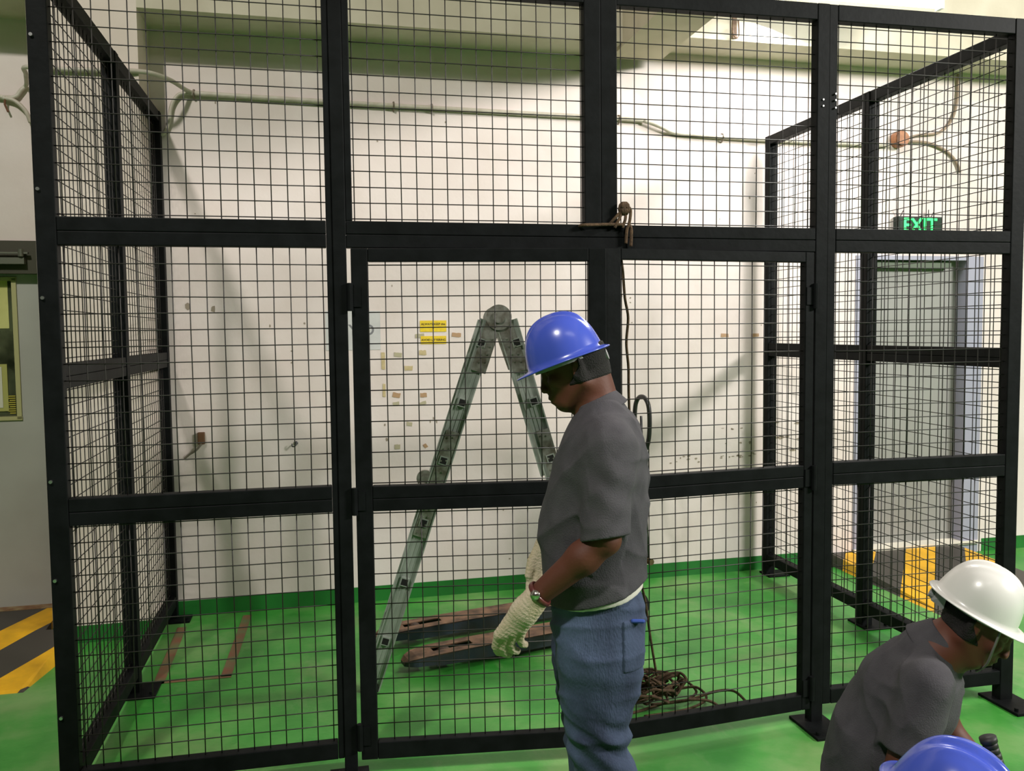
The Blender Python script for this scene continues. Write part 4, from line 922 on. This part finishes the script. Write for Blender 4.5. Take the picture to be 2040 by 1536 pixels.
    for s_ in (-1, 1):
        an = ak+np.array([0, s_*.17, 0])
        def sf(P):
            d = rc(P, (an[0]-.05, an[1], fz+.045), (an[0]+.15, an[1], fz+.035), .043, .036); d = smin(d, rc(P, (an[0], an[1], fz+.05), (an[0], an[1], fz+.11), .045, .043), .03)
            return smax(d, -(P[:, 2]-fz-.002), .004)
        adopt(solid('shoe', sf, (an[0]-.12, an[1]-.09, fz-.01), (an[0]+.22, an[1]+.09, fz+.17), .007, shoe, root, g.W), inv)
    def hair(P):
        return hairfield(P, rotpitch(P, HOo, HP, 1), rc(P, p(*neck[0]), p(*neck[1]), .056, .064))
    adopt(solid('hair', hair, HOo-.16, HOo+.16, .0038, hairm, root, g.W), inv)
    adopt(hard_hat(root, hat_m, g.Wp(p(*hatc)), g.dir(*hatfwd), g.dir(math.sin(hp), 0, math.cos(hp)), hatsc, (92, 94, 104)), inv)
    return root, g, inv
hp2 = .49
w2, g2, inv2 = squatter(1840, 1300, 2.50, 'person in white hard hat and grey polo shirt crouching right of the cage doors', white_hat,
    (1932, 1220, 0), .52, (1931, 1194, 0), hp2, (math.cos(hp2), .0, -math.sin(hp2)),
    ((1903, 1250, 0), (1862, 1292, 0)), ((1849, 1306, 0), (1811, 1385, 0), (1768, 1490, 0), (1745, 1590, 0)),
    (1848, 1318, -.175), (1792, 1545, -.235), (1960, 1600, -.18), (1862, 1325, .165), (1880, 1500, .20), (1990, 1600, .14),
    (1745, 1625, 0), (1945, 1660, 0), (1850, 1830, 0), .0052, .90, 0, .56)
# face covering / chin strap of the crouching worker
k = MB(); HO2 = g2.p(1932, 1220, 0); fx = np.array([math.cos(.52), 0, -math.sin(.52)]); ux = np.array([math.sin(.52), 0, math.cos(.52)])
for s_ in (-1, 1):
    q = [HO2+fx*.045+ux*.03+np.array([0, s_*.083, 0]), HO2+fx*.06+ux*-.03+np.array([0, s_*.074, 0]), HO2+fx*.075+ux*-.085+np.array([0, s_*.045, 0]), HO2+fx*.075+ux*-.128+np.array([0, 0, 0])]
    k.tube(smoothpath([g2.Wp(a) for a in q], 5), .0035, 6)
adopt(k.build('chin_strap', mat('strap_grey', (120, 120, 112), .7), w2, True), inv2)
hp3 = .42
w3, g3, inv3 = squatter(1885, 1580, 1.85, 'person in blue hard hat crouching lowest at the bottom right corner', blue_hat,
    (1885, 1636, 0), .42, (1893, 1608, 0), hp3, (math.cos(hp3), -.18, -math.sin(hp3)),
    ((1850, 1650, 0), (1795, 1695, 0)), ((1785, 1695, 0), (1730, 1790, 0), (1660, 1870, 0), (1600, 1930, 0)),
    (1790, 1700, -.165), (1840, 1880, -.20), (1990, 1850, -.14), (1800, 1700, .165), (1900, 1860, .18), (2046, 1740, .10),
    (1600, 1960, 0), (1830, 2000, 0), (1720, 2180, 0), .0085, 1.03, 5)
# long tool with a black grip
tl_ = empty('long_handled_tool', (0, 0, 0))
a = g3.Wp(g3.p(1960, 1514, .16)); bdir = Vector(g3.X*.33+Vector((0, 0, -1))).normalized(); Lh = (a.z-.03)/(-bdir.z); bt = a+bdir*Lh
tl_.location = (bt.x, bt.y, 0); tag(tl_, 'black ribbed handle of a long tool held upright at the bottom right', 'tool'); invt = Matrix.Translation(-Vector(tl_.location))
k = MB(); k.tube([a, a+bdir*.006, a+bdir*.02, a+bdir*.024], .017, 16, True); k.v = k.v
gr = mat('black_grip', (34, 33, 32), .55)
k = MB(); k.cyl(a+bdir*.006, bdir, .0185, .012, 18)
for i in range(16): k.cyl(a+bdir*(.018+i*.0125), bdir, .0158 if i % 2 else .0163, .0124, 16)
o = k.build('grip', gr, tl_, True); o.matrix_parent_inverse = invt
k = MB(); k.cyl(a+bdir*(.21+(Lh-.21)/2), bdir, .012, Lh-.21, 14); o = k.build('shaft', mat('shaft', (120, 96, 66), .6), tl_, True); o.matrix_parent_inverse = invt
k = MB(); k.box(-.045, .045, -.03, .03, 0, .06); o = k.build('head', black, tl_, bevel=.006)
